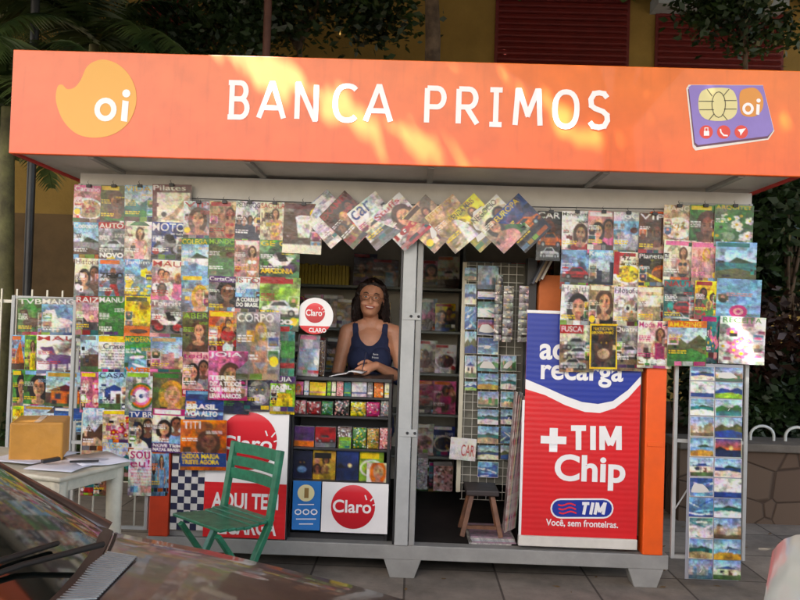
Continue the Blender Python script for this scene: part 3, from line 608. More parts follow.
def postcard(x0, y0, x1, y1, Y, i, where, group):
    k, a, b = CARDS[i % len(CARDS)]
    SEED[0] += 1; r = mag_rect(x0+.7, y0+.7, x1-.7, y1-.7, Y, (0, 0))
    hang('postcard', card_art(k, a, b, SEED[0], border=rng.random() < .4), *r, Y, f'{KIND_WORDS[k]} postcard, {a} and {b}, {where}', 'postcard', group, shingle=(0, 0), t=.0015, m=M_CARD, bow=.002, curl=.004)
rows = [366, 381, 398, 416, 437, 457, 477, 497, 517, 538, 559, 579]
for ci, (xa, xb) in enumerate(((690, 715), (715, 743))):
    for ri in range(len(rows)-1):
        s = -.1*(ri)
        postcard(xa+s*2, rows[ri]+ci*1.0, xb+s*2, rows[ri+1]+ci*1.0, -.05, (ri*5+ci*7+3) % 16, f'{ORD[ri]} in the {["inner","outer"][ci]} column', 'postcards hung in two columns on the right rack')
cols = [(464, 477, [(267, 281), (283, 305), (306, 330), (331, 354), (355, 379), (381, 391)]),
        (477, 499, [(265, 290), (291, 300), (301, 318), (319, 336), (337, 355), (356, 372), (373, 390), (391, 408), (409, 425), (426, 444), (445, 460), (461, 478)]),
        (500, 517, [(355, 372), (373, 390), (391, 408), (409, 425), (426, 444), (445, 460)])]
for ci, (xa, xb, ys) in enumerate(cols):
    for ri, (ya, yb) in enumerate(ys):
        postcard(xa, ya, xb, yb, .42, (ri*3+ci*5) % 16, f'{ORD[ri]} in {["left","middle","right"][ci]} wire rack column', 'postcards on the wire rack inside')

# ---------------------------------------------------------------- kiosk
K = thing('newsstand_kiosk', (0, .8, 0), 'grey metal newsstand kiosk with orange sign board, orange corner posts and open front', 'kiosk')
XL = P(151, 500).x; XR = P(663, 500).x; ZT = P(402, 202).z; ZF = .168
WL = -1.84; WR = 1.80; YB = 1.75
zb0, zb1 = .098, .174
MB().box(XL-.01, XR+.03, -.02, .06, zb0, zb1).build('base_beam', M_GREY, K, .004)
def foot(cx, wt, wb):
    for yy in (0, 1.6): MB().prism([(cx-wt/2, zb0), (cx+wt/2, zb0), (cx+wb/2, 0.0), (cx-wb/2, 0.0)], yy-.015, yy+.09).build('foot', M_GREY, K, .003)
foot(P(402, 570).x, .20, .13); foot(P(645, 570).x, .19, .12); foot(P(168, 545).x, .20, .12)
MB().box(XL, XR, .062, YB, .12, ZF-.004).build('floor', M_FLOOR, K)
# posts
px0 = P(394, 550).x; px1 = P(414, 550).x; pm = (px0+px1)/2+.02
MB().box(px0, pm-.002, -.03, .05, zb1+.001, 1.98).build('post', M_POST, K, .004)
MB().box(pm+.002, px1, -.024, .05, zb1+.001, 1.98).build('post', M_GREY, K, .004)
for zc in (P(404, 316).z, P(404, 432).z):
    pl_ = MB().box(px0+.004, px1-.004, -.036, -.031, zc-.02, zc+.02).build('lock_plate', M_POST, K, .002)
    for xx in (-.018, .022): MB().ball((pm-.005+xx, -.038, zc), .008, 8, 6).build('bolt', M_DARKM, pl_)
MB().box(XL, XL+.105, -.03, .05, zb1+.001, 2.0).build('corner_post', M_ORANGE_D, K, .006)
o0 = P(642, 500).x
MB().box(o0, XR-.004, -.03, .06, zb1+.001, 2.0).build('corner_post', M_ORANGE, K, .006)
zc = P(652, 443).z
MB().box(o0+.01, XR-.02, -.036, -.031, zc-.015, zc+.012).build('latch', M_ORANGE, K, .002)
# walls
MB().box(XL, XL+.02, .062, YB, ZF, 2.05).build('side_wall', M_INT, K)
MB().box(XR-.02, XR, .062, YB, ZF, 2.05).build('side_wall', M_INT, K)
MB().box(XL, XR, YB, YB+.03, 0.12, 2.05).build('rear_wall', M_INT, K)
MB().box(WL, WR, .0, .03, ZT-.06, 2.118).build('front_fascia', M_WALL, K)
MB().box(px1+.0, XR-.02, .031, .06, 1.84, ZT-.061).build('header', M_GREY, K)
MB().box(P(290, 250).x, px0, .031, .06, 1.84, ZT-.061).build('header', M_GREY, K)
MB().box(XL+.106, P(287, 400).x, .002, .03, zb1+.001, ZT-.06).build('front_panel', M_GREY, K)
wx0 = P(288, 400).x; wx1 = px0
fr = MB(); fr.box(wx0, wx0+.02, -.012, .04, zb1+.001, 1.86); fr.box(wx1-.012, wx1-.001, -.012, .04, zb1+.001, 1.86); fr.box(wx0+.021, wx1-.013, -.01, .04, 1.83, 1.86)
fr.build('window_frame', M_DARKM, K, .002)
# sign board box
zs0 = 2.124; zs1 = 2.635; SX0 = -1.996; SX1 = 1.845; SY = -.46
sign_m = mat('orange_sign_print_glare', (238, 108, 52), .38, bump=.06, bscale=2.5, coat=.15)
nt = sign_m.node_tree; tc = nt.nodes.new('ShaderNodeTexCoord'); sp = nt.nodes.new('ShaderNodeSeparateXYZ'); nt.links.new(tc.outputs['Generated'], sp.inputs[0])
r1 = nt.nodes.new('ShaderNodeValToRGB'); nt.links.new(sp.outputs['X'], r1.inputs[0])  # salmon left end stands for lens glare, painted into the orange print
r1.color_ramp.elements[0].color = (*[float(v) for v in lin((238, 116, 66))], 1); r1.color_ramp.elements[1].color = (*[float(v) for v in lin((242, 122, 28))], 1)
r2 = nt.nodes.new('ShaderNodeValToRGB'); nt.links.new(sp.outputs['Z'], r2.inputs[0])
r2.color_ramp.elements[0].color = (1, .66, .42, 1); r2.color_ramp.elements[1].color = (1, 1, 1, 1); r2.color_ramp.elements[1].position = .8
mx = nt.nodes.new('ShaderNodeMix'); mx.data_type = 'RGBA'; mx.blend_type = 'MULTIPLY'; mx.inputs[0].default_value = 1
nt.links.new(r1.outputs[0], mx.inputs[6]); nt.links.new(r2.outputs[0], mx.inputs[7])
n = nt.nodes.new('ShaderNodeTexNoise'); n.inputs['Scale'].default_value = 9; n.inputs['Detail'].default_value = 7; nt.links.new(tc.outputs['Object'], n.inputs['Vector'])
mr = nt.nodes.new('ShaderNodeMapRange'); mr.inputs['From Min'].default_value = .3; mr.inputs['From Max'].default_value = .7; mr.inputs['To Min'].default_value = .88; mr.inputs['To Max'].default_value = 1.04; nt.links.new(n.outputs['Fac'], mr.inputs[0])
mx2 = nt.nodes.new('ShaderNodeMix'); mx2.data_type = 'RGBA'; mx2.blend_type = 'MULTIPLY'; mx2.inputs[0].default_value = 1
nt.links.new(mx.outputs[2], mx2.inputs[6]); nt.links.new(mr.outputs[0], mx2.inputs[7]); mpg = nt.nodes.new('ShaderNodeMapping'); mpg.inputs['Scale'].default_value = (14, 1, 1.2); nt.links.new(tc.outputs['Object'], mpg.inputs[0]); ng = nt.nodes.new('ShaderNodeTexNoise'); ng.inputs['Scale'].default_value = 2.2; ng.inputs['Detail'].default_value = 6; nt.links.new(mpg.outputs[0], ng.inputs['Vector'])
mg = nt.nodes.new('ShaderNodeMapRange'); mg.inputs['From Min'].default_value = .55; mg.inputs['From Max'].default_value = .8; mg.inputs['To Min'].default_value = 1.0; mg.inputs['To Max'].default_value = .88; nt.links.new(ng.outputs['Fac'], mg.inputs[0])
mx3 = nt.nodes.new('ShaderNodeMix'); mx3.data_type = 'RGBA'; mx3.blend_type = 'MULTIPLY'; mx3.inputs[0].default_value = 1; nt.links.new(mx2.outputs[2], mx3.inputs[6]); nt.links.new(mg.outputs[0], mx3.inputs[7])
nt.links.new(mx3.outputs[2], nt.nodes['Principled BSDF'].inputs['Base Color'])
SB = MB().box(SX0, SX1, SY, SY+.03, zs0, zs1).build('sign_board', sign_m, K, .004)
side_m = mat('red_sign_edge', (205, 50, 44), .45, noise=.2)
MB().box(SX0, SX0+.02, SY+.032, .42, zs0+.0, zs1-.03).build('sign_side', side_m, K)
MB().box(SX1-.02, SX1, SY+.032, .42, zs0+.0, zs1-.03).build('sign_side', side_m, K)
soff = MB().box(SX0+.022, SX1-.022, SY+.032, .42, zs0+.012, zs0+.03)
soff.build('soffit', M_WALL, K)
for xx in (-1.62, -.85, .05, .9, 1.55): MB().box(xx, xx+.03, SY+.034, -.004, zs0-.006, zs0+.011).build('soffit_brace', M_GREY, K)
MB().box(SX0+.04, SX1-.04, .43, YB+.12, 2.12, 2.2).build('roof', M_GREY, K)
MB().box(SX0+.022, SX1-.022, SY+.034, .42, zs1-.05, zs1-.03).build('sign_top', M_GREY, K)
# hanging rod with hooks over the magazines
MB().tube([P(180, 198, -.035), P(320, 203, -.035)], .003, 6).build('hanging_rod', M_DARKM, K)
MB().tube([P(320, 203, -.045), P(760, 211, -.045)], .003, 6).build('hanging_rod', M_DARKM, K)

# lettering on the sign
def ribbon(mb, pts, w, y, closed=False):
    pts = [Vector(p) for p in pts]; n = len(pts); vs = []
    if not closed:
        for i in range(1, n-1):
            d1 = (pts[i]-pts[i-1]).normalized(); d2 = (pts[i+1]-pts[i]).normalized()
            if d1.dot(d2) < .8:
                ribbon(mb, [*pts[:i], pts[i]+d1*w*.35], w, y); ribbon(mb, [pts[i]-d2*w*.35, *pts[i+1:]], w, y-.00035); return
    for i, p in enumerate(pts):
        a = pts[i-1] if (i > 0 or closed) else None; b = pts[(i+1) % n] if (i < n-1 or closed) else None
        d1 = (p-a).normalized() if a is not None else (b-p).normalized(); d2 = (b-p).normalized() if b is not None else d1
        n1 = Vector((-d1.y, d1.x)); n2 = Vector((-d2.y, d2.x)); m = (n1+n2).normalized(); k = w/2/max(.45, m.dot(n1))
        vs += [(p.x+m.x*k, y, p.y+m.y*k), (p.x-m.x*k, y, p.y-m.y*k)]
    q = n if closed else n-1
    mb.add(vs, [(2*i, 2*i+1, (2*((i+1) % n))+1, 2*((i+1) % n)) for i in range(q)])
def arc(cx, cy, rx, ry, a0, a1, n=14, p=1.0): return [(cx+rx*math.copysign(abs(math.cos(R(a0+(a1-a0)*i/n)))**p, math.cos(R(a0+(a1-a0)*i/n))), cy+ry*math.copysign(abs(math.sin(R(a0+(a1-a0)*i/n)))**p, math.sin(R(a0+(a1-a0)*i/n)))) for i in range(n+1)]
GL = {
 'B': [[(.0, 0), (.18, 0), (.18, 1), (.0, 1)], [(.18, 1)]+arc(.6, .765, .28, .235, 90, -90, 10)+[(.18, .53)], [(.18, .53)]+arc(.62, .265, .34, .265, 90, -90, 10)+[(.18, 0)]],
 'A': [[(0, 0), (.48, 1), (.54, 1), (1, 0)], [(.17, .3), (.84, .3)]],
 'N': [[(.06, 0), (.06, 1), (.12, 1), (.9, 0), (.95, 0), (.95, 1)]],
 'C': [arc(.55, .5, .5, .5, 48, 312, 22, .85)],
 'P': [[(.1, 0), (.1, 1)], [(.1, 1)]+arc(.6, .73, .34, .27, 90, -90, 10)+[(.1, .46)]],
 'R': [[(.08, 0), (.08, 1)], [(.08, 1)]+arc(.56, .74, .33, .26, 90, -90, 10)+[(.08, .48)], [(.45, .48), (.98, 0)]],
 'I': [[(.5, 0), (.5, 1)], [(.06, 0), (.94, 0)], [(.06, 1), (.94, 1)]],
 'M': [[(.02, 0), (.1, 1), (.16, 1), (.5, .3), (.84, 1), (.9, 1), (.98, 0)]],
 'O': ['c', arc(.5, .5, .46, .5, 0, 345, 23, .85)],
 'S': [[(.9, .86), (.74, .97), (.5, 1), (.24, .97), (.08, .8), (.12, .62), (.3, .54), (.7, .46), (.9, .36), (.93, .2), (.78, .04), (.5, 0), (.22, .03), (.05, .15)]],
}
LET = [('B', 226, 250), ('A', 257, 286), ('N', 294, 319), ('C', 332, 360), ('A', 364, 393), ('P', 423, 447), ('R', 455, 480), ('I', 487, 505), ('M', 513, 543), ('O', 552, 580), ('S', 587, 611)]
Yl = SY-.002; mbl = MB()
zB = P(240, 117, SY).z; zTt = P(240, 83, SY).z
zB2 = P(600, 128, SY).z; zT2 = P(600, 93, SY).z
zl0 = (zB+zB2)/2; zl1 = (zTt+zT2)/2
for i, (ch, a, b) in enumerate(LET):
    xa = P(a+2, 105, Yl).x; xb = P(b-2, 105, Yl).x; g = GL[ch]
    yy = Yl-.0002*i
    if g[0] == 'c': ribbon(mbl, [(xa+u*(xb-xa), zl0+v*(zl1-zl0)) for u, v in g[1]], .0255, yy, True)
    else:
        for j, st in enumerate(g):
            ribbon(mbl, [(xa+u*(xb-xa), zl0+v*(zl1-zl0)) for u, v in st], .0255, yy-.0006*j)
M_LET = mat('white_sign_lettering', (250, 246, 246), .4)
mbl.build('lettering', M_LET, SB)
def pz(pts, y): return [(P(x, z, y).x, P(x, z, y).z) for x, z in pts]
def flat(poly, y, m, parent, name): return MB().add([(x, y, z) for x, z in poly], [tuple(range(len(poly)))]).build(name, m, parent)
def smooth_poly(pts, n=6):
    out = []; L = len(pts)
    for i in range(L):
        p0, p1, p2, p3 = [Vector(pts[(i+k-1) % L]) for k in range(4)]
        for j in range(n):
            t = j/n; out.append(tuple(.5*((2*p1)+(-p0+p2)*t+(2*p0-5*p1+4*p2-p3)*t*t+(-p0+3*p1-3*p2+p3)*t**3)))
    return out
s3 = 270/800
blob = [(170, 258), (184, 251), (200, 264), (222, 258), (240, 235), (256, 200), (280, 182), (312, 177), (352, 192), (385, 226), (403, 272), (400, 322), (375, 370), (330, 400), (275, 408), (225, 395), (186, 355), (166, 300)]
M_OI = mat('amber_logo_print', (236, 172, 66), .4); M_OI2 = mat('orange_logo_print', (226, 150, 60), .4)
flat(pz(smooth_poly([(x*s3, y*s3) for x, y in blob]), Yl), Yl, M_OI, SB, 'emblem')
def oi(cx, cy, s, parent, y):      # 'oi' lettering; cx, cy px of the o centre, s scale
    mb = MB(); c = P(cx, cy, y); k = dist(y)/F*s
    ribbon(mb, [(c.x+8.6*k*math.cos(t*.3142), c.z+9.3*k*math.sin(t*.3142)) for t in range(20)], 5.6*k, y, True)
    xi = c.x+19.5*k
    mb.add([(xi+dx*k, y, c.z+dz*k) for dx, dz in ((-3.4, -11), (3.0, -12), (3.8, 9), (-2.6, 10))], [(0, 1, 2, 3)])
    mb.add([(xi+1*k+4.2*k*math.cos(t*.5236), y, c.z+17*k+4.2*k*math.sin(t*.5236)) for t in range(12)], [tuple(range(12))])
    mb.build('lettering', M_LET, parent)
oi(105.5, 109.5, 1.0, SB, Yl-.002)
s3x = lambda pts: [(530+x*s3, y*s3) for x, y in pts]
cardm = mat('violet_card_print', (150, 128, 205), .4, noise=.12, nscale=6); cardw = mat('pale_card_edge', (235, 225, 215), .4); cards = mat('dark_card_shadow', (110, 70, 90), .5)
flat(pz(s3x([(463, 262), (470, 251), (690, 252), (724, 388), (706, 414), (490, 446), (482, 436)]), Yl), Yl, cardw, SB, 'card_picture')
flat(pz(s3x([(468, 264), (690, 256), (720, 388), (704, 410), (494, 436), (486, 428)]), Yl-.001), Yl-.001, cards, SB, 'card_picture')
flat(pz(s3x([(470, 258), (478, 252), (690, 253), (722, 385), (704, 403), (498, 430), (489, 422)]), Yl-.002), Yl-.002, cardm, SB, 'card_picture')
chip = [(500, 290), (520, 264), (590, 262), (612, 290), (612, 335), (585, 356), (530, 356), (503, 335)]
flat(pz(smooth_poly(s3x(chip), 3), Yl-.003), Yl-.003, mat('chip_gold', (226, 214, 150), .35), SB, 'chip')
mb = MB()
for ln in ([(500, 300), (545, 300)], [(502, 325), (545, 325)], [(575, 298), (612, 298)], [(575, 323), (612, 323)], [(525, 264), (540, 285)], [(590, 264), (572, 285)], [(530, 356), (545, 338)], [(585, 356), (570, 338)]):
    q = [P(*p, Yl-.004) for p in s3x(ln)]; ribbon(mb, [(v.x, v.z) for v in q], .004, Yl-.004)
q = [P(530+(559+20*math.cos(t*.4))*s3, (310+38*math.sin(t*.4))*s3, Yl-.004) for t in range(16)]; ribbon(mb, [(v.x, v.z) for v in q], .004, Yl-.004, True)
mb.build('chip_lines', mat('chip_line_print', (90, 84, 60), .5), SB)
flat(pz(smooth_poly(s3x([(622, 275), (640, 262), (670, 262), (690, 290), (688, 325), (665, 345), (632, 342), (622, 320)]), 4), Yl-.003), Yl-.003, M_OI2, SB, 'emblem')
oi(530+646*s3, 322*s3, .5, SB, Yl-.005)
for i, x in enumerate((522, 574, 626)):
    flat(pz([(530+(x+20*math.cos(t*.35))*s3, (391+20*math.sin(t*.35))*s3) for t in range(18)], Yl-.003), Yl-.003, mat('red_icon_print', (226, 70, 50), .4), SB, 'icon')
mb = MB(); yI = Yl-.0045
def pr(pts): mb.add([(P(530+x*s3, y*s3, yI).x, yI, P(530+x*s3, y*s3, yI).z) for x, y in pts], [tuple(range(len(pts)))])
pr([(515, 388), (531, 388), (531, 402), (515, 402)]); q = [P(530+x*s3, y*s3, yI) for x, y in ((518, 388), (518, 379), (527, 379), (527, 388))]; ribbon(mb, [(v.x, v.z) for v in q], .004, yI-.0004)
q = [P(530+x*s3, y*s3, yI) for x, y in ((564, 382), (566, 392), (574, 401), (586, 402))]; ribbon(mb, [(v.x, v.z) for v in q], .007, yI)
pr([(615, 384), (640, 380), (632, 390), (624, 402), (622, 392)])
mb.build('icon_symbols', M_LET, SB)

# ---------------------------------------------------------------- posters
M_BLUE = mat('blue_poster_print', (30, 52, 150), .35, noise=.12, nscale=5, bump=.25, bscale=6)
M_RED = mat('red_poster_print', (214, 34, 40), .35, noise=.1, nscale=5, bump=.25, bscale=6)
for m in (M_BLUE, M_RED):      # horizontal ripples of the pull-up banner
    nt = m.node_tree; w = nt.nodes.new('ShaderNodeTexWave'); w.bands_direction = 'Z'; w.inputs['Scale'].default_value = 11; w.inputs['Distortion'].default_value = 1.2; w.inputs['Detail'].default_value = 2
    tc = nt.nodes.new('ShaderNodeTexCoord'); nt.links.new(tc.outputs['Object'], w.inputs['Vector']); bp = nt.nodes.new('ShaderNodeBump'); bp.inputs['Strength'].default_value = .05 if m is M_BLUE else .09; bp.inputs['Distance'].default_value = .006
    nt.links.new(w.outputs['Fac'], bp.inputs['Height']); nt.links.new(bp.outputs['Normal'], nt.nodes['Principled BSDF'].inputs['Normal'])
Yp = -.012
TB = thing('advertising_banner', P(580, 548, Yp), 'tall blue over red pull-up banner with white words, standing by the bright orange post', 'banner')
a = P(525, 400, Yp).x; b = P(639, 450, Yp).x; zt = P(582, 315, Yp).z; zb = P(580, 537, Yp).z; zbb = P(580, 548, Yp).z+.003
MB().box(a, b, Yp, Yp+.006, zb, zt).build('red_sheet', M_RED, TB)
MB().box(a-.015, b, Yp-.012, Yp+.02, zbb, zb-.001).build('foot_rail', mat('white_rail', (214, 210, 200), .5, noise=.15), TB, .003)
MB().box(a-.004, b+.004, Yp-.006, Yp+.01, zt+.001, zt+.018).build('top_rail', M_WHITE, TB, .003)
MB().box(a-.014, a-.001, Yp-.002, Yp+.006, zb, P(525, 400, Yp).z).build('side_rail', M_WHITE, TB)
wave = [(526, 389), (545, 395), (565, 405), (585, 412), (600, 413), (615, 408), (628, 398), (640, 384)]
wave_in = [(640, 376), (628, 390), (613, 401), (598, 404), (582, 402), (565, 396), (545, 387), (526, 379)]
tl = P(526, 316, Yp); tr = P(639, 318, Yp)
wp = pz(smooth_poly([(x, y) for x, y in wave], 1), Yp-.001)
wp[0] = (a, wp[0][1]); wp[-1] = (b, wp[-1][1])
flat([(a, zt), (b, zt)]+wp[::-1], Yp-.001, M_WHITE, TB, 'white_wave')
wq = pz(wave_in, Yp-.002); wq[0] = (b, wq[0][1]); wq[-1] = (a, wq[-1][1])
flat([(a, zt), (b, zt)]+wq, Yp-.002, M_BLUE, TB, 'blue_field')
sign_text('ad', (540, 337), (566, 360), Yp-.003, M_WHITE, TB, bold=.026)
sign_text('adicione', (540, 338), (541, 359), Yp-.003, M_WHITE, TB) if False else None
sign_text('recarga', (541, 366), (623, 387), Yp-.003, M_WHITE, TB, bold=.024)
sign_text('+', (541, 428), (566, 452), Yp-.003, M_WHITE, TB, bold=.05)
def strokes(word, p0, p1, Y, wpx, parent, shear=0):
    mb = MB(); G = {'T': (.30, [[(.5, 0), (.5, 1)], [(0, .91), (1, .91)]]), 'I': (.12, [[(.5, 0), (.5, 1)]]), 'M': (.42, [[(.1, 0), (.1, 1)], [(.9, 0), (.9, 1)], [(.12, .97), (.5, .2)], [(.88, .97), (.5, .2)]])}
    x = 0; tot = sum(G[c][0] for c in word)+.08*(len(word)-1); k = 0
    for c in word:
        w_, st = G[c]
        for line in st:
            q = [P(p0[0]+(p1[0]-p0[0])*((x+u*w_)/tot+shear*v), p1[1]+(p0[1]-p1[1])*v, Y-.0003*k) for u, v in line]; ribbon(mb, [(a_.x, a_.z) for a_ in q], wpx*dist(Y)/F, Y-.0003*k); k += 1
        x += w_+.08
    return mb.build('lettering', M_WHITE, parent)
strokes('TIM', (571, 426), (621, 450), Yp-.003, 5.6, TB)
sign_text('Chip', (555, 455), (625, 490), Yp-.003, M_WHITE, TB, bold=.028)
sign_text('Você, sem fronteiras.', (546, 520), (618, 528), Yp-.003, M_WHITE, TB, bold=.02)
def pill(x0, y0, x1, y1, g=0):
    h = (y1-y0)/2; out = []
    for cx, s in ((x1-h, 1), (x0+h, -1)):
        for t in range(9): A_ = R(-90+22.5*t) if s > 0 else R(90+22.5*t); out.append((cx+(h+g)*math.cos(A_), (y0+y1)/2+(h+g)*math.sin(A_)))
    return out
flat(pz(pill(552, 500, 612, 517, 1.6), Yp-.003), Yp-.003, M_WHITE, TB, 'logo_border')
flat(pz(pill(552, 500, 612, 517, 0), Yp-.004), Yp-.004, M_BLUE, TB, 'logo_field')
strokes('TIM', (580, 502.5), (604, 514.5), Yp-.0055, 3.0, TB, .10)
mb = MB()
for k in range(3):
    q = [P(558+k*.5+t*2.2, 504.5+k*4+1.1*math.sin(t*.9), Yp-.0055) for t in range(9)]; ribbon(mb, [(v.x, v.z) for v in q], .008, Yp-.0055)
mb.build('logo_stripes', mat('red_logo_stripe', (220, 40, 50), .4), TB)

# red ball print
M_BALL = mat('red_ball_print', (200, 20, 34), .35)
nt = M_BALL.node_tree; tc = nt.nodes.new('ShaderNodeTexCoord'); sp = nt.nodes.new('ShaderNodeSeparateXYZ'); nt.links.new(tc.outputs['Generated'], sp.inputs[0]); r = nt.nodes.new('ShaderNodeValToRGB'); nt.links.new(sp.outputs['Z'], r.inputs[0])
e = r.color_ramp.elements; e[0].color = (*[float(v) for v in lin((170, 14, 30))], 1); e[1].color = (*[float(v) for v in lin((226, 90, 96))], 1); e[1].position = 1; q = e.new(.55); q.color = (*[float(v) for v in lin((200, 20, 36))], 1); q = e.new(.82); q.color = (*[float(v) for v in lin((214, 36, 48))], 1)
nt.links.new(r.outputs[0], nt.nodes['Principled BSDF'].inputs['Base Color'])
def ball_logo(cx, cy, r_, y, parent, tx0, tx1, ty0, ty1, rays=True):
    flat(pz([(cx+r_*math.cos(t*.157), cy+r_*math.sin(t*.157)) for t in range(40)], y), y, M_BALL, parent, 'red_ball')
    sign_text('Claro', (tx0, ty0), (tx1, ty1), y-.0015, M_WHITE, parent, bold=.02)
    if rays:
        mb = MB(); s = (ty1-ty0)/12
        for (x0, y0, x1, y1) in ((-4, -2.0, -5.5, -6.5), (-.5, -1, 3, -5), (1.5, 3, 6, 1.5)):
            q = [P(tx1+x0*s+0, ty0+4*s*.5+y0*s, y-.0015), P(tx1+x1*s, ty0+4*s*.5+y1*s, y-.0015)]; ribbon(mb, [(v.x, v.z) for v in q], .0065*s, y-.0015)
        mb.build('logo_rays', M_WHITE, parent)
Yq = -.02
CP = thing('poster', P(246, 540, Yq), 'white over red poster with a glossy red ball logo, behind the green chair', 'poster')
x0 = P(204, 500, Yq).x; x1 = P(288, 450, Yq).x; z0 = P(246, 538, Yq).z; z1 = P(246, 411, Yq).z; zm = P(246, 483, Yq).z
MB().box(x0, x1, Yq, Yq+.004, z0, z1).build('sheet', M_WHITE, CP)
flat([(x0, z0), (x1, z0), (x1, zm), (x0, zm)], Yq-.001, M_RED, CP, 'red_field')
ball_logo(248, 441, 29, Yq-.0015, CP, 221, 272, 436, 450)
sign_text('AQUI TEM', (212, 493), (278, 512), Yq-.003, M_WHITE, CP, bold=.03)
sign_text('RECARGA', (212, 518), (276, 535), Yq-.003, M_WHITE, CP, bold=.03)
CH = thing('checkered_panel', P(187, 530, Yq), 'navy and white checkered sheet beside the dark orange corner post', 'panel')
cw = (P(204, 495, Yq).x-P(171, 495, Yq).x)/5; cx0 = P(171, 495, Yq).x; zz0 = P(187, 530, Yq).z; nzc = 11
MB().box(cx0, cx0+cw*5, Yq, Yq+.004, zz0, zz0+cw*nzc).build('sheet', mat('white_check', (214, 212, 205), .5, noise=.2, nscale=30), CH)
mb = MB()
for i in range(5):
    for j in range(nzc):
        if (i+j) % 2: mb.add([(cx0+cw*i, Yq-.001, zz0+cw*j), (cx0+cw*(i+1), Yq-.001, zz0+cw*j), (cx0+cw*(i+1), Yq-.001, zz0+cw*(j+1)), (cx0+cw*i, Yq-.001, zz0+cw*(j+1))], [(0, 1, 2, 3)])
mb.build('checks', mat('navy_check', (30, 34, 70), .5, noise=.3, nscale=30), CH)
Yc = -.015
CC = thing('poster', P(355, 533, Yc), 'small white poster with a red ball logo below the service window', 'poster')
xa, xb = P(321.5, 508, Yc).x, P(388, 508, Yc).x; za, zb_ = P(354, 533, Yc).z, P(354, 483, Yc).z
MB().box(xa, xb, Yc, Yc+.004, za, zb_).build('sheet', M_WHITE, CC)
ball_logo(353, 507, 22, Yc-.0015, CC, 333, 371, 500, 513)
BC = thing('card', P(306, 530, Yc), 'blue recharge card poster with a pale round medallion, left of the red ball poster', 'card')
xa, xb = P(292.5, 505, Yc).x, P(320.5, 505, Yc).x; za, zb_ = P(306, 530, Yc).z, P(306, 481, Yc).z
MB().box(xa, xb, Yc, Yc+.003, za, zb_).build('sheet', mat('bright_blue_print', (42, 116, 190), .35, noise=.15), BC)
flat(pz([(306+8.5*math.cos(t*.3), 493+8.5*math.sin(t*.3)) for t in range(21)], Yc-.001), Yc-.001, mat('medallion_cream', (222, 212, 160), .4), BC, 'medallion')
sign_text('1', (304.5, 488), (308.5, 498), Yc-.002, mat('bronze_print', (140, 110, 60), .4), BC, bold=.03)
mb = MB()
for k in range(3): q = [P(298+k*8+3*math.cos(t*.8), 512+2.5*math.sin(t*.8), Yc-.002) for t in range(8)]; ribbon(mb, [(v.x, v.z) for v in q], .006, Yc-.002, True)
for k, (xx, yy) in enumerate(((298, 504.5), (296, 519), (299, 524))): q = [P(xx, yy, Yc-.002), P(612-xx, yy, Yc-.002)]; ribbon(mb, [(v.x, v.z) for v in q], .005, Yc-.002)
mb.build('markings', M_WHITE, BC)
# round sign in the window
Yr = -.03
RS = thing('round_sign', P(315, 336, Yr), 'round white window sign with a red ball logo and red lower strip', 'sign')
c = P(315, 316, Yr); rr = 18.3*dist(Yr)/F
mb = MB(); mb.prism([(c.x+rr*math.cos(t*.1745), c.z+rr*math.sin(t*.1745)) for t in range(36)], Yr, Yr+.006); mb.build('disc', M_WHITE, RS)
ch = [(c.x+rr*math.cos(R(t)), c.z+rr*math.sin(R(t))) for t in np.linspace(213, 327, 16)]
flat(ch, Yr-.001, M_RED, RS, 'red_strip')
sign_text('CLARO', (309, 328), (326, 332.5), Yr-.0025, M_WHITE, RS, bold=.03)
ball_logo(315, 313, 10, Yr-.0015, RS, 306, 322, 309.5, 316)
MB().tube([P(300, 334, Yr+.01), P(293, 410, Yr+.01)], .004, 6).build('stem', M_DARKM, RS)

# ---------------------------------------------------------------- service counter and its goods
CT = thing('service_counter', (P(341, 500, .05).x, .22, ZF), 'dark display counter with stepped shelves of sweets below the service window', 'counter')
cx0, cx1 = P(292, 400, .05).x, P(391.5, 400, .05).x
ztop = P(341, 377.5, .05).z
MB().box(cx0, cx1, .04, .42, ztop-.02, ztop).build('counter_top', M_DARKM, CT, .003)
MB().box(cx0, cx0+.015, .05, .42, ZF, ztop-.021).build('side_panel', M_DARKM, CT); MB().box(cx1-.015, cx1, .05, .42, ZF, ztop-.021).build('side_panel', M_DARKM, CT)
MB().box(cx0+.016, cx1-.016, .30, .31, ZF, ztop-.021).build('back_panel', mat('dark_back_panel', (46, 44, 46), .7), CT)
SH = {}
for yy in (396.5, 416, 448.5, 481.5):
    z = P(341, yy, .06).z; SH[yy] = z
    MB().box(cx0+.016, cx1-.016, .055, .298, z-.012, z).build('shelf', M_DARKM, CT, .002)
MB().box(cx0+.016, cx1-.016, .05, .07, ZF, P(341, 534, .05).z).build('plinth', M_DARKM, CT)
GC = 'sweets and small goods in the service counter'
def on_shelf(x0, x1, ya, zs, Y, kind, a, b, label, cat, name, group, bumpy=0, depth=.03, tcol=None):
    SEED[0] += 1
    xa, xb = P(x0, ya, Y).x, P(x1, ya, Y).x; zt = P((x0+x1)/2, ya, Y).z; w = xb-xa; h = zt-zs
    W = 3; H = max(1, round(3*h/w*2)/2)
    A = Art(W, H, 16, c_(a)); draw_subject(A, kind, a, b, W, H, random.Random(SEED[0])); A.a = A.a*(1+.8*gaussian_patch(A, SEED[0])); A.blur(1, 1)
    if tcol: A.rect(.2, .1*H, W*.8, .28*H, c_(tcol))
    arr = A.finish(24, max(8, int(8*H)), .12, SEED[0])
    return hang(name, arr, xa, xb, zs+.001, zt, Y, label, cat, group, shingle=(0, 0), rot=rng.uniform(-.01, .01), t=depth, m=M_BAG if bumpy else M_COVER, bow=0, curl=0, bumpy=bumpy)
z = SH[396.5]
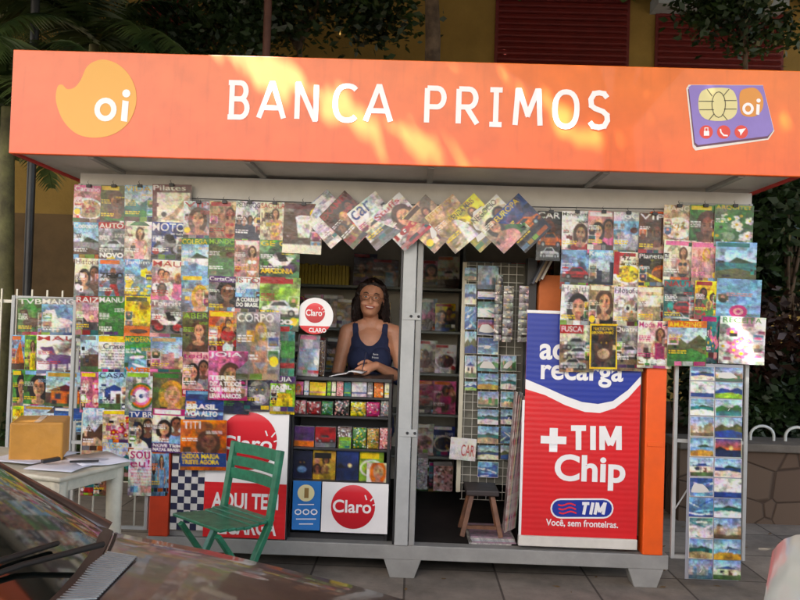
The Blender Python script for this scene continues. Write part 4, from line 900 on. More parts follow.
for (xa, xb, k, a, b, d) in ((294, 303.5, 'portrait', 'pink', 'orange', 'pink and orange packet, leftmost on the top counter shelf'), (304.5, 309, 'bands', 'white', 'sky', 'narrow white packet on the top counter shelf'),
   (310, 326, 'bands', 'yellow', 'rose', 'wide yellow and pink sweet box on the top counter shelf'), (327.5, 331, 'bands', 'lime', 'green', 'thin lime packet right of the wide yellow box'), (332, 336, 'bands', 'cream', 'green', 'thin cream and green packet on the top counter shelf'),
   (337, 343.5, 'bag', 'rose', 'red', 'rosy speckled packet in the middle of the top counter shelf'), (344.5, 351, 'bands', 'teal', 'lime', 'teal and lime striped packet on the top counter shelf'), (352, 367, 'bands', 'silver', 'blue', 'stack of red and blue striped boxes on the top counter shelf'),
   (368, 373, 'bands', 'grey', 'white', 'narrow grey packet right of the striped boxes'), (374.5, 383.5, 'flowers', 'orange', 'cream', 'orange packet near the post on the top counter shelf'), (385, 391, 'bands', 'cream', 'yellow', 'cream packet with yellow stripe touching the window post')):
    on_shelf(xa, xb, 380.5+rng.random()*2, z, .075, k, a, b, d, 'packet', 'sweet_packet', GC, depth=.05)
z = SH[416]
for (xa, xb, a, b, d) in ((293, 306, 'rose', 'red', 'bag of pink and red wrapped sweets, left end of the second counter shelf'), (307, 321, 'red', 'maroon', 'bag of deep red wrapped sweets on the second counter shelf'), (322, 333, 'green', 'teal', 'bag of dark green mint sweets on the second counter shelf'),
   (335, 349, 'black', 'rose', 'bag of dark and pale mixed sweets on the second counter shelf'), (351, 366, 'yellow', 'green', 'bag of yellow and green sweets on the second counter shelf'), (367, 380, 'magenta', 'red', 'bag of bright pink sweets on the second counter shelf'), (381, 391.5, 'grey', 'rose', 'bag of grey and pink sweets beside the window post')):
    on_shelf(xa, xb, 400+rng.random()*3, z, .085, 'bag', a, b, d, 'sweets', 'sweet_bag', GC, bumpy=.02, depth=.04)
z = SH[448.5]
for (xa, xb, k, a, b, d, bu) in ((294, 314.5, 'sail', 'purple', 'orange', 'violet and orange children magazine on the third counter shelf', 0), (315.5, 336, 'car', 'red', 'silver', 'small magazine with a bright red car on the third counter shelf', 0),
   (338, 352, 'bag', 'brown', 'silver', 'brown sweet bag behind a mint green note', .015), (353, 366.5, 'bag', 'green', 'yellow', 'bright green bag of limes and sweets on the third counter shelf', .02), (367.5, 379, 'bag', 'gold', 'green', 'golden bag of caramels on the third counter shelf', .02), (380, 391.5, 'bag', 'rose', 'red', 'bag of red striped peppermints by the window post', .02)):
    on_shelf(xa, xb, 426+rng.random()*3, z, .085, k, a, b, d, 'sweets' if bu else 'magazine', 'sweet_bag' if bu else 'magazine', GC, bumpy=bu, depth=.03)
on_shelf(339, 351, 437, z, .06, 'text', 'lime', 'teal', 'small mint green note leaning on a brown sweet bag', 'note', 'price_note', GC, depth=.003)
z = SH[481.5]
for (xa, xb, k, a, b, d, t) in ((292.5, 312.5, 'ape', 'navy', 'sky', 'dark blue comic book, leftmost on the lowest counter shelf', None), (313.5, 336, 'collage', 'gold', 'brown', 'gold comic book with a dark title, lowest counter shelf', 'black'), (337, 359, 'sunset', 'blue', 'navy', 'night blue comic book with a red desert horizon', None), (360, 384, 'food', 'lime', 'olive', 'lime green comic book behind a small pale book', 'yellow')):
    on_shelf(xa, xb, 450.5, z, .09, k, a, b, d, 'comic book', 'comic_book', 'comic books on the lowest counter shelf', depth=.008, tcol=t)
on_shelf(367, 389, 463, z, .07, 'portrait', 'cream', 'orange', 'small pale book with an orange foot in front of the lime comic', 'book', 'small_book', 'comic books on the lowest counter shelf', depth=.008)
# leaflet holder + open magazine on the counter
SEED[0] += 1
hang('leaflet', mag_art('', 'pink', 'silver', 'text', 'rose', 'sky', 777, 24, 32), P(296, 360, .0).x, P(318, 360, .0).x, ztop+.002, P(307, 335, .0).z, .05, 'pale violet price leaflet standing under the round sign', 'leaflet', 'papers on the service counter', shingle=(0, 0), rot=.02)
on_shelf(318, 325, 340, ztop+.001, .09, 'bag', 'brown', 'gold', 'tall brown string of sachets next to the pale leaflet', 'sachets', 'sachet_strip', 'papers on the service counter', bumpy=.01, depth=.03)
ow = P(330, 377, .1).x; oe = P(362, 377, .12).x
om = MB()
vs = []
for i in range(13):
    t = i/12; x = ow+(oe-ow)*t; zz = ztop+.004+.018*abs(math.sin(math.pi*t*1.0))*(1 if t > .5 else .35)+(.02*t)
    vs += [(x, .06+.04*t, zz), (x+.02, .24+.04*t, zz)]
om.add(vs, [(2*i, 2*i+2, 2*i+3, 2*i+1) for i in range(12)], True)
o = om.build('open_magazine', M_WHITE); s_ = o.modifiers.new('thickness', 'SOLIDIFY'); s_.thickness = .003
tag(o, 'open white magazine curling on the counter under her hand', 'magazine', 'papers on the service counter')

# ---------------------------------------------------------------- rear shelves with stock
YS = 1.36
RSH = thing('rear_shelving', (0, 1.6, ZF), 'wall shelving full of magazines along the back of the kiosk', 'shelving')
MB().box(XL+.03, XR-.03, YB-.02, YB-.004, ZF, 2.04).build('back_board', M_INT, RSH)
zs = [P(430, yy, YS).z for yy in (288, 331, 373, 414, 456, 494)]
for z in zs: MB().box(XL+.03, XR-.03, YS-.02, YB-.022, z-.018, z).build('shelf', M_SHELF, RSH, .003)
for xx in (P(292, 300, YS).x-.3, P(412, 300, YS).x, P(459, 300, YS).x+.02, XR-.08): MB().box(xx, xx+.02, YS-.015, YB-.022, ZF, 2.03).build('upright', M_SHELF, RSH)
SUBJ = [('portrait', 'a long haired woman'), ('couple', 'two people'), ('collage', 'many small faces'), ('car', 'a car'), ('food', 'a plate of food'), ('flowers', 'flowers'), ('hills', 'hills'), ('toon', 'round cartoon faces'), ('city', 'buildings'), ('figure', 'a standing woman')]
CN = ['red', 'yellow', 'green', 'teal', 'blue', 'sky', 'navy', 'purple', 'pink', 'magenta', 'brown', 'cream', 'white', 'black', 'gold', 'olive', 'maroon', 'rose']
SN = ['head height rear shelf', 'second rear shelf', 'third rear shelf', 'fourth rear shelf', 'fifth rear shelf', 'lowest rear shelf']
for si, z in enumerate(zs):
    for bay, (pa, pb) in enumerate(((286, 398), (412, 459), (463, 560))):
        if bay == 0 and si >= 3: continue
        if bay == 2 and si > 1: continue
        x = P(pa, 300, YS).x+.03; xe = P(pb, 300, YS).x; j = 0
        if bay == 0 and si == 0:      # run of yellow spines
            for k in range(15):
                xs = x+.05+k*.0245; h = rng.uniform(.135, .15)
                mb = MB(); mb.box(xs, xs+.021, YS-.01, YS+.14, z+.001, z+h)
                tag(mb.build('paperback', mat('yellow_spine', (205, 178, 50), .5, noise=.25, nscale=30), None), 'slim yellow spined paperback in the long row left of her head', 'book', 'yellow spined books in a row')
            x = x+.05+15*.0245+.03
        while x < xe-.1:
            w = rng.uniform(.135, .185); w = min(w, xe-x); h = rng.uniform(.19, .235)
            k, kw_ = rng.choice(SUBJ); a, b = rng.sample(CN, 2); t = rng.choice(['red', 'yellow', 'white', 'orange', 'magenta'])
            SEED[0] += 1; arr = mag_art('', t, a, k, b, rng.choice(['brown', 'black']), SEED[0], 24, 32)
            lab = f'{a} magazine with {t} title strip, {ORD[j]} along the {SN[si]}, {["left","middle","right"][bay]} bay'
            hang('magazine', arr, x, x+w, z+.002, z+.002+h, YS+rng.uniform(0, .012), lab, 'magazine', 'magazines on the rear shelves', shingle=(.01, .0), rot=rng.uniform(-.015, .015), t=.012)
            x += w-rng.uniform(.0, .05); j += 1

# ---------------------------------------------------------------- wire rack, strips, stool, papers on the right
Yw = .45
WR_ = thing('wire_rack', P(480, 530, Yw), 'pale wire grid rack holding postcards inside the opening', 'rack')
pa = P(458.5, 400, Yw).x; pb = P(463, 400, Yw).x
MB().box(pa, pb, Yw-.01, Yw+.012, ZF+.2, P(460, 262, Yw).z).build('frame_post', mat('cream_post', (206, 200, 176), .5), WR_, .003)
xg0, xg1 = pb, P(520, 400, Yw).x; zg0, zg1 = P(480, 500, Yw).z, P(480, 262, Yw).z
gm = MB(); st = .048
x = xg0+.01
while x < xg1: gm.box(x-.0015, x+.0015, Yw+.004, Yw+.007, zg0, zg1); x += st
z = zg0
while z < zg1: gm.box(xg0, xg1, Yw+.0075, Yw+.0105, z-.0015, z+.0015); z += st
gm.build('wire_grid', M_WIRE, WR_)
tag(MB().box(xg0, xg1+.1, Yw+.05, Yw+.06, ZF+.25, zg1).build('rack_backing', mat('dim_backing', (118, 116, 104), .7, noise=.3)), 'dull backing board behind the postcard grid', 'board')
SM = mat('clear_sachet_plastic', (200, 200, 192), .15, bump=.9, bscale=45, coat=.5)
for i, (xa, xb, ya, yb) in enumerate(((494.5, 502, 275, 341), (503, 513, 286, 342), (518.5, 528, 286, 342))):
    Y = .30; SEED[0] += 1; A = Art(1, 6, 16, PL['grey']); r_ = random.Random(i)
    for k in range(9):
        A.vgrad(k*.667, k*.667+.6, PL['silver'], PL['grey']*.6)
        for _ in range(6): A.ell(r_.random(), (k+r_.random())*.667, .12, .07, [PL['white'], PL['grey']*.4, PL['cream'], PL['tan']][r_.randrange(4)])
        A.rect(0, k*.667-.04, 1, k*.667+.03, PL['black']*2)
    a_, b_ = P(xa, (ya+yb)/2, Y), P(xb, (ya+yb)/2, Y); zt_, zl_ = P((xa+xb)/2, ya, Y).z, P((xa+xb)/2, yb, Y).z
    hang('sachet_strip', A.finish(12, 72, .2, i), a_.x, b_.x, zl_, zt_, Y, ['longest silvery strip of clear sachets, left of the three', 'broad silvery strip of clear sachets in the middle', 'silvery strip of clear sachets hanging nearest the blue banner'][i], 'sachets', 'clear sachet strips hung over the postcards', shingle=(0, 0), rot=.01, t=.002, m=M_BAG, bow=.01, curl=.01)
SG = hang('small_sign', mag_art('', None, 'white', 'none', 'red', 'red', 901, 48, 32, W=6, H=4, blurb=False, extra=lambda A, W, H: [A.text('CAR', 2.6, 1.2, 5.6, 3.2, c_('red'))]), P(450, 448, .35).x, P(476, 448, .35).x, P(463, 460, .35).z, P(463, 438, .35).z, .35, 'small white sign with red capital letters low on the wire rack', 'sign', None, shingle=(0, 0), rot=.06)
MB_ = MB(); YO = .25
o = tag(MB().box(P(539, 300, YO).x, P(561, 300, YO).x, YO, YO+.2, P(550, 345, YO).z, P(550, 275, YO).z).build('box', mat('orange_carton', (206, 110, 50), .6, noise=.2), None, .004), 'upright orange carton above the blue banner', 'carton')
tag(MB().box(P(527, 300, .3).x, P(536, 300, .3).x, .3, .4, ZF, P(530, 258, .3).z).build('partition_post', M_DARKM), 'dark upright post behind the blue banner', 'post')
# tilted dark folders near the top right of the opening
for i in range(4):
    c = P(541+i*3, 268-i*1.5, .2); m_ = Matrix.Translation(c) @ Matrix.Rotation(.45, 4, 'Y')
    tag(MB().box(-.006, .006, 0, .16, -.1, .1, m_).build('folder', M_COVER if False else mat(['slate_card', 'tan_card', 'brown_card', 'pale_card'][i], [(70, 74, 84), (150, 130, 100), (90, 70, 60), (190, 186, 176)][i], .5)), ['leaning slate folder above the orange carton', 'leaning tan folder above the orange carton', 'leaning brown folder above the orange carton', 'leaning pale folder above the orange carton'][i], 'folder', 'leaning folders above the carton')
# standing bundle of magazines seen edge on
for i in range(12):
    Y = .16+.012*i; xa = P(508+i*.9, 400, Y).x
    hh = P(510, 388+i*3 % 17, Y).z; a_ = rng.choice(CN)
    m_ = Matrix.Translation((xa, Y, ZF+.04)) @ Matrix.Rotation(.06+.01*(i % 3), 4, 'Y')
    col = PAL[a_]
    tag(MB().box(0, .006, 0, .1, 0, hh-ZF-.06, m_).build('rolled_newspaper', mat('newsprint_'+a_, tuple(int(v*.6+70) for v in col), .6, col2=(210, 206, 196), nscale=25)), 'folded newspaper standing on edge in the tall bundle beside the banner', 'newspaper', 'newspapers standing on edge by the banner')
WOOD = mat('dark_brown_wood', (122, 82, 56), .5, col2=(84, 54, 38), nscale=14, bump=.1)
YT = .05
ST = thing('stool', P(484, 535, YT), 'small brown wooden stool with splayed legs inside the doorway', 'stool')
zs_ = P(484, 490, YT).z; xs0, xs1 = P(466, 492, YT).x, P(499, 492, YT).x
MB().box(xs0, xs1, YT-.02, YT+.2, zs_-.03, zs_).build('seat', mat('worn_dark_seat', (52, 44, 42), .5, noise=.3), ST, .006)
xm = (xs0+xs1)/2
for sx in (-1, 1):
    for sy in (0, 1):
        MB().bar((xm+sx*.055, YT+.02+sy*.13, zs_-.031), (xm+sx*.105, YT-.01+sy*.19, ZF+.05), .026, .024, (0, 1, 0)).build('leg', WOOD, ST, .003)
MB().bar((xm-.088, YT+.0, ZF+.10), (xm+.088, YT+.0, ZF+.10), .018, .02, (0, 1, 0)).build('rung', WOOD, ST)
for i in range(5):
    Y = .07; x0 = P(470+rng.uniform(-3, 3), 538, Y).x
    tag(MB().box(x0, x0+.23+rng.uniform(-.02, .03), Y, Y+.28, ZF+.009*i+.001, ZF+.009*i+.009).build('newspaper', mat(['newsprint_a', 'newsprint_b', 'newsprint_c'][i % 3], [(205, 202, 194), (170, 130, 150), (180, 186, 190)][i % 3], .7, col2=(120, 118, 120), nscale=40)), 'flat folded newspaper in the low pile at the foot of the stool', 'newspaper', 'newspapers piled flat under the stool')
bx = P(433, 468, .9)
for i, (xa, xb, ya, yb, nm, col) in enumerate(((434, 453, 466, 491, 'rosy speckled', (190, 130, 110)), (418, 428, 458, 490, 'pale grey', (150, 150, 140)))):
    Y = 1.0
    o = on_shelf(xa, xb, ya, P(440, yb, Y).z, Y, 'bag', 'rose' if i == 0 else 'silver', 'brown' if i == 0 else 'grey', f'{nm} box on the floor at the back of the doorway', 'box', 'box', 'boxes at the back of the doorway', depth=.15)

# ---------------------------------------------------------------- wing racks either side
def wing(name, label, xa, xb, Y, z0, z1, bars, mids, base_px):
    t = thing(name, ((xa+xb)/2, Y, z0), label, 'rack')
    MB().box(xa, xa+.02, Y-.01, Y+.012, z0, z1).build('frame_post', M_POST, t, .003)
    MB().box(xb-.02, xb, Y-.01, Y+.012, z0, z1).build('frame_post', M_POST, t, .003)
    for z in [z0, z1-.02]+mids: MB().box(xa+.021, xb-.021, Y-.006, Y+.010, z, z+.018).build('rail', M_POST, t)
    m = MB()
    for k in range(bars):
        x = xa+(xb-xa)*(k+1)/(bars+1); m.box(x-.004, x+.004, Y-.003, Y+.005, z0+.02, z1-.02)
    m.build('bars', M_WIRE, t)
    return t
wing('display_rack', 'tall barred side rack carrying the left block of magazines', P(74, 300).x, XL-.012, .0, .2, 2.06, 5, [P(110, 445).z, 1.2], None)
wr = wing('display_rack', 'barred side rack with postcard columns right of the orange post', XR+.045, P(748, 400).x, .0, P(700, 559).z, 2.06, 1, [P(700, 443).z, 1.4], None)
MB().bar((XR+.06, -.012, .42), (XR+.17, -.012, .6), .006, .006, (0, 1, 0)).build('latch_rod', M_POST, wr)
strip = mat('clear_strip', (150, 152, 160), .3)
MB().box(P(689, 400, -.045).x, P(742.5, 400, -.045).x, -.046, -.043, P(715, 580, -.045).z, P(715, 364, -.045).z).build('card_holder', strip, wr)
wing('display_rack', 'low wire rack at far left holding sun faded magazines', P(10, 350, .14).x, P(80, 350, .14).x, .14, .1, P(40, 296, .14).z, 4, [.8], None)

# ---------------------------------------------------------------- the vendor
def grow(name, parts, voxel, m, parent=None, origin=None, smooth=3):
    """union of ellipsoids and tapered limbs as ONE continuous surface"""
    mb = MB()
    for p in parts:
        if p[0] == 'e': mb.ball(p[1], p[2], 20, 14, p[3] if len(p) > 3 else None)
        else: # limb: list of points, radii
            mb.tube(p[1], p[2], 14)
            for q, r in zip(p[1], p[2]): mb.ball(q, r*.999, 14, 10)
    off = WORLD[parent.name] if parent is not None else Vector(origin)
    me = bpy.data.meshes.new(name); me.from_pydata([tuple(v-off) for v in mb.v], [], mb.f)
    o = bpy.data.objects.new(name, me); C.objects.link(o)
    r = o.modifiers.new('r', 'REMESH'); r.mode = 'VOXEL'; r.voxel_size = voxel; r.use_smooth_shade = True
    if smooth: s = o.modifiers.new('s', 'SMOOTH'); s.iterations = smooth; s.factor = .5
    dg = bpy.context.evaluated_depsgraph_get(); me2 = bpy.data.meshes.new_from_object(o.evaluated_get(dg))
    bpy.data.objects.remove(o); bpy.data.meshes.remove(me); me2.name = name
    me2.polygons.foreach_set('use_smooth', [True]*len(me2.polygons))
    return link(name, me2, m, parent, off)
SKIN = mat('warm_brown_skin', (208, 146, 112), .42, noise=.16, nscale=18, bump=.12, bscale=160)
SKIN.node_tree.nodes['Principled BSDF'].inputs['Subsurface Weight'].default_value = .08
SKIN.node_tree.nodes['Principled BSDF'].inputs['Subsurface Scale'].default_value = .01
HAIR = mat('dark_brown_hair', (44, 28, 22), .42, noise=.4, nscale=40, bump=.5, bscale=90)
NAVY = mat('navy_cotton', (34, 42, 74), .85, noise=.15, nscale=20, bump=.15, bscale=120)
Ym = .60
hc = P(371.5, 299, Ym); hx, hz = hc.x, hc.z
V_ = Vector
tilt = Matrix.Rotation(R(5), 3, 'Y')
def hp(x, y, z): return V_((hx, Ym, hz))+tilt @ (V_((x*1.08, y*1.07, z*1.07)))   # head space, face looks towards -y
shz = hz-.205
Ls = V_((hx+.148, Ym+.03, shz)); Rs = V_((hx-.143, Ym+.03, shz-.005))
ztc = ztop+.03
Le = V_((hx+.215, Ym-.02, shz-.29)); Lw = V_((hx+.055, .335, ztop+.055)); Re = V_((hx-.20, Ym+.0, shz-.29)); Rw = V_((hx-.16, Ym-.12, shz-.50))
pel = V_((hx-.01, Ym+.06, shz-.56)); flz = ZF
parts = [('e', hp(0, .012, .028), (.082, .096, .092), tilt), ('e', hp(0, -.018, -.03), (.064, .072, .083), tilt), ('e', hp(0, -.05, -.075), (.034, .03, .027), tilt),
 ('e', hp(0, -.084, -.012), (.010, .014, .020), tilt), ('e', hp(0, -.086, -.022), (.014, .011, .009), tilt), ('e', hp(.033, -.062, -.032), (.022, .02, .02), tilt), ('e', hp(-.033, -.062, -.032), (.022, .02, .02), tilt),
 ('e', hp(0, -.066, .028), (.05, .018, .014), tilt), ('e', hp(.074, .01, -.008), (.01, .02, .028), tilt), ('e', hp(-.074, .01, -.008), (.01, .02, .028), tilt),
 ('l', [hp(0, .02, -.06), V_((hx, Ym+.035, shz+.07)), V_((hx, Ym+.04, shz+.0))], [.05, .046, .06]),
 ('l', [V_((hx-.05, Ym+.035, shz+.03)), Rs], [.052, .05]), ('l', [V_((hx+.05, Ym+.035, shz+.03)), Ls], [.052, .05]),
 ('e', (hx, Ym+.03, shz-.12), (.141, .092, .17)), ('e', (hx-.06, Ym-.035, shz-.165), (.066, .062, .07)), ('e', (hx+.062, Ym-.035, shz-.165), (.066, .062, .07)),
 ('e', (hx, Ym+.04, shz-.33), (.127, .092, .19)), ('e', pel, (.165, .12, .14)),
 ('l', [Ls, (Ls+Le)/2, Le], [.052, .045, .038]), ('l', [Le, (Le*.6+Lw*.4), Lw], [.038, .036, .024]),
 ('l', [Rs, (Rs+Re)/2, Re], [.052, .045, .038]), ('l', [Re, (Re*.6+Rw*.4), Rw], [.038, .035, .024])]
for s in (-1, 1):
    hip = pel+V_((s*.085, 0, -.05)); kn = V_((hip.x+s*.01, hip.y-.02, flz+.45)); an = V_((hip.x+s*.01, hip.y+.01, flz+.08))
    parts += [('l', [hip, kn], [.085, .055]), ('l', [kn, (kn*.65+an*.35), an], [.055, .052, .034]), ('l', [an-V_((0, 0, .035)), an+V_((0, -.16, -.05))], [.035, .026])]
def hand(w, d, side, curl, up=V_((0, 0, 1))):
    """palm, four fingers and thumb; w wrist, d direction, side = towards the thumb"""
    d = d.normalized(); side = side.normalized(); n = d.cross(side).normalized()
    if n.z > 0: n = -n          # palm side down
    out = [('l', [w, w+d*.045, w+d*.075], [.024, .028, .026]), ('l', [w+d*.05+side*.014, w+d*.078+side*.026], [.014, .012]), ('l', [w+d*.05-side*.014, w+d*.07-side*.028], [.014, .012])]
    for k, (o_, L) in enumerate(((.028, .068), (.0095, .076), (-.0095, .070), (-.028, .055))):
        b0 = w+d*.082+side*o_; p = [b0]; dd = d+side*o_*2.0
        for j in range(3):
            a_ = curl*(j+1)*(1+.12*k); p.append(p[-1]+(dd*math.cos(a_)+n*math.sin(a_)).normalized()*L*(.42, .32, .26)[j])
        out.append(('l', p, [.0095, .009, .008, .0068]))
    t0 = w+d*.025+side*.024; t1 = t0+(d*.6+side*.8)*.033+n*.004; t2 = t1+(d*.95+side*.3+n*.4)*.03; t3 = t2+(d*.95+n*.4)*.022
    out.append(('l', [t0, t1, t2, t3], [.013, .0115, .010, .008]))
    return out
parts += hand(Lw, V_((-.8, -.5, -.28)), V_((-.35, .5, .75)), .38)
parts += hand(Rw, V_((.05, -.35, -.9)), V_((.9, -.1, 0)), .3)
PR = grow('person', parts, .0052, SKIN, None, (hx, Ym+.05, ZF), smooth=2)
tag(PR, 'smiling woman in glasses and navy tank top leaning at the service window', 'person')
# tank top, following the body
bm = bmesh.new(); bm.from_mesh(PR.data); ox, oy, oz = WORLD[PR.name]
top_z = shz+.055
def in_top(c):
    x, y, z = c.x+ox-hx, c.y+oy-Ym, c.z+oz
    if z > shz+.05 or z < shz-.62: return False
    if abs(x) > .108 and z > shz-.085: return False
    for A0, B0 in ((Ls, Le), (Rs, Re)):
        ab = B0-A0; pp = V_((c.x+ox, c.y+oy, c.z+oz)); tt_ = max(0, min(1, (pp-A0).dot(ab)/ab.length_squared))
        if (pp-A0-ab*tt_).length < .062 and z < shz-.02 and abs(x) > .108: return False
    if abs(x) > .19: return False
    if y < .04: # neckline scoop at the front
        if (x/.074)**2+((z-(shz+.04))/.125)**2 < 1: return False
    else:
        if (x/.075)**2+((z-(shz+.05))/.07)**2 < 1: return False
    return y > -.13
keep = [f for f in bm.faces if in_top(f.calc_center_median())]
keep = set(keep); kill = [f for f in bm.faces if f not in keep]
bmesh.ops.delete(bm, geom=kill, context='FACES')
for _ in range(14):
    nb = {v: sum((e.other_vert(v).co for e in v.link_edges if e.is_boundary), Vector())/2 for v in bm.verts if v.is_boundary and sum(e.is_boundary for e in v.link_edges) == 2}
    for v, q in nb.items(): v.co = v.co*.5+q*.5
for v in bm.verts: v.co += v.normal*.006
me = bpy.data.meshes.new('tank_top'); bm.to_mesh(me); bm.free()
TT = link('tank_top', me, NAVY, PR); s_ = TT.modifiers.new('t', 'SOLIDIFY'); s_.thickness = .004; s_.offset = 1
# trousers
bm = bmesh.new(); bm.from_mesh(PR.data)
kill = [f for f in bm.faces if not (flz+.1 < f.calc_center_median().z+oz < shz-.56 and abs(f.calc_center_median().x+ox-hx+.01) < .2 and f.calc_center_median().y+oy > Ym-.09)]
bmesh.ops.delete(bm, geom=kill, context='FACES')
for v in bm.verts: v.co += v.normal*.006
me = bpy.data.meshes.new('trousers'); bm.to_mesh(me); bm.free()
link('trousers', me, mat('dark_denim', (36, 42, 60), .8, noise=.2), PR)
# hair: cap plus lengths falling behind the shoulders
hp_ = [('e', hp(0, -.004, .082), (.070, .064, .028), tilt), ('e', hp(0, .03, .04), (.090, .098, .090), tilt), ('e', hp(.0, .05, -.02), (.092, .08, .105), tilt), ('l', [hp(-.062, -.03, .075), hp(-.083, .005, .02), hp(-.082, .035, -.06), V_((hx-.088, Ym+.06, shz+.03)), V_((hx-.105, Ym+.04, shz-.05))], [.018, .018, .022, .024, .012]),
  ('l', [hp(.062, -.03, .075), hp(.083, .005, .02), hp(.082, .04, -.06), V_((hx+.085, Ym+.07, shz+.03)), V_((hx+.10, Ym+.07, shz-.03))], [.018, .017, .020, .022, .012]),
  ('e', (hx, Ym+.10, shz+.03), (.11, .05, .15)), ('e', hp(-.085, .045, -.07), (.03, .04, .09)), ('e', hp(.085, .05, -.07), (.03, .04, .085)), ('l', [hp(.012, -.05, .092), hp(-.05, -.042, .076), hp(-.078, -.012, .02)], [.012, .014, .014]), ('l', [hp(.012, -.05, .092), hp(.055, -.038, .074), hp(.078, -.01, .02)], [.011, .013, .013])]
HO = grow('hair', hp_, .006, HAIR, PR, smooth=2)
tx_ = bpy.data.textures.new('strands', 'CLOUDS'); tx_.noise_scale = .02; dm = HO.modifiers.new('strands', 'DISPLACE'); dm.texture = tx_; dm.strength = .014; dm.mid_level = .5; dm.texture_coords = 'LOCAL'
lk = MB(); gr_ = random.Random(3)
for k in range(260):      # loose locks
    sx = gr_.choice((-1, 1)); a0 = hp(sx*gr_.uniform(.06, .088), gr_.uniform(-.02, .08), gr_.uniform(-.02, .05)); a1 = a0+V_((sx*gr_.uniform(.0, .018), gr_.uniform(-.01, .02), -.08)); a2 = V_((hx+sx*gr_.uniform(.07, .125), Ym+gr_.uniform(.02, .10), shz+gr_.uniform(-.07, .05)))
    lk.tube([a0, a1, a1.lerp(a2, .5)+V_((sx*gr_.uniform(-.01, .014), 0, 0)), a2], [.0015, .0018, .0015, .0006], 4, False)
lk.build('loose_locks', HAIR, HO)
EW = mat('eye_white', (225, 220, 212), .2); EB = mat('dark_iris', (34, 20, 14), .15); LIP = mat('lip_colour', (168, 74, 72), .4); TEETH = mat('teeth', (236, 230, 218), .3)
for s in (-1, 1):
    MB().ball(hp(s*.028, -.068, .008), (.012, .007, .0048), 14, 8, tilt).build('eye', EW, PR)
    MB().ball(hp(s*.028, -.0745, .008), (.0056, .0028, .0047), 12, 6, tilt).build('iris', EB, PR)
    MB().tube([hp(s*.014, -.083, .027), hp(s*.028, -.083, .033), hp(s*.045, -.071, .027)], [.0028, .0033, .002], 6).build('eyebrow', HAIR, PR)
mb = MB(); mb.tube([hp(-.033, -.070, -.040), hp(-.016, -.085, -.0525), hp(0, -.089, -.0555), hp(.016, -.085, -.0525), hp(.033, -.070, -.040)], [.0015, .004, .0045, .004, .0015], 8).build('lower_lip', LIP, PR)
mb = MB(); mb.tube([hp(-.034, -.0705, -.039), hp(-.016, -.087, -.0425), hp(0, -.090, -.0435), hp(.016, -.087, -.0425), hp(.034, -.0705, -.039)], [.0015, .003, .003, .003, .0015], 8).build('upper_lip', LIP, PR)
MB().ball(hp(0, -.084, -.048), (.024, .008, .006), 12, 6, tilt).build('teeth', TEETH, PR)
mb = MB()
for s in (-1, 1): mb.tube([hp(s*.03+.0225*math.cos(t*.3142), -.088, .006+.016*math.sin(t*.3142)) for t in range(21)], .0014, 6); mb.tube([hp(s*.052, -.086, .008), hp(s*.076, -.04, .008), hp(s*.078, .01, .004)], .0014, 6)
mb.tube([hp(-.008, -.089, .009), hp(0, -.092, .012), hp(.008, -.089, .009)], .0014, 6)
mb.build('glasses', mat('thin_brown_frame', (70, 42, 32), .3, metal=.5), PR)
mb = MB(); mb.box(-.03, .03, 0, .0006, .0035, .006); 
a_ = V_((hx+.03, Ym-.107, shz-.13))
text_box('Banca', hx+.028, hx+.058, shz-.135, shz-.124, Ym-.112, M_WHITE, PR, 'shirt_print', 0.0)
text_box('Primos', hx+.022, hx+.06, shz-.155, shz-.143, Ym-.115, M_WHITE, PR, 'shirt_print', 0.0)
pen = MB(); pen.tube([Lw+V_((-.075, -.06, -.03)), Lw+V_((-.06, -.025, .075))], .004, 8)
tag(pen.build('pen', mat('dark_pen', (30, 30, 60), .3)), 'thin dark pen held over the open magazine', 'pen')

# ---------------------------------------------------------------- green folding chair
GRN = mat('green_chair_paint', (34, 122, 88), .4, noise=.42, nscale=22, bump=.08, bscale=25, coat=.1)
s0 = PZ(172, 517, .45); s1 = PZ(222, 505, .45); s2 = PZ(267, 520, .45); s3_ = PZ(222, 530, .45)
f_ = V_((-.66, -.75, 0)).normalized(); l_ = V_((f_.y, -f_.x, 0))     # l_ from near rail to far rail
bc = V_((-.735, -.465, 0))
CHAIR = thing('folding_chair', (bc.x+f_.x*.2, bc.y+f_.y*.2, 0), 'green slatted folding chair standing before the red and white poster', 'chair')
def cp(u, v, z): return bc+f_*u+l_*v+V_((0, 0, z))      # u forward of the back, v sideways
hw = .178
for s in (-1, 1):
    m = MB(); m.bar(cp(-.01, s*hw, .75), cp(.045, s*hw, .41), .026, .034, l_); m.bar(cp(.045, s*hw, .412), cp(.27, s*(hw), .0), .026, .034, l_)
    m.build('leg', GRN, CHAIR, .004)
    MB().bar(cp(.30, s*(hw-.032), .405), cp(.0, s*(hw-.032), .0), .022, .032, l_).build('leg', GRN, CHAIR, .004)
for s in (-1, 1): MB().tube([cp(.16, s*(hw+.019), .212), cp(.16, s*(hw-.055), .212)], .007, 8).build('pivot_bolt', M_DARKM, CHAIR)
m = MB(); m.bar(cp(.05, -hw+.02, .12), cp(.05, hw-.02, .12), .02, .02).build('rung', GRN, CHAIR, .003)
m = MB(); m.bar(cp(.25, -hw+.02, .09), cp(.25, hw-.02, .09), .02, .02).build('rung', GRN, CHAIR, .003)
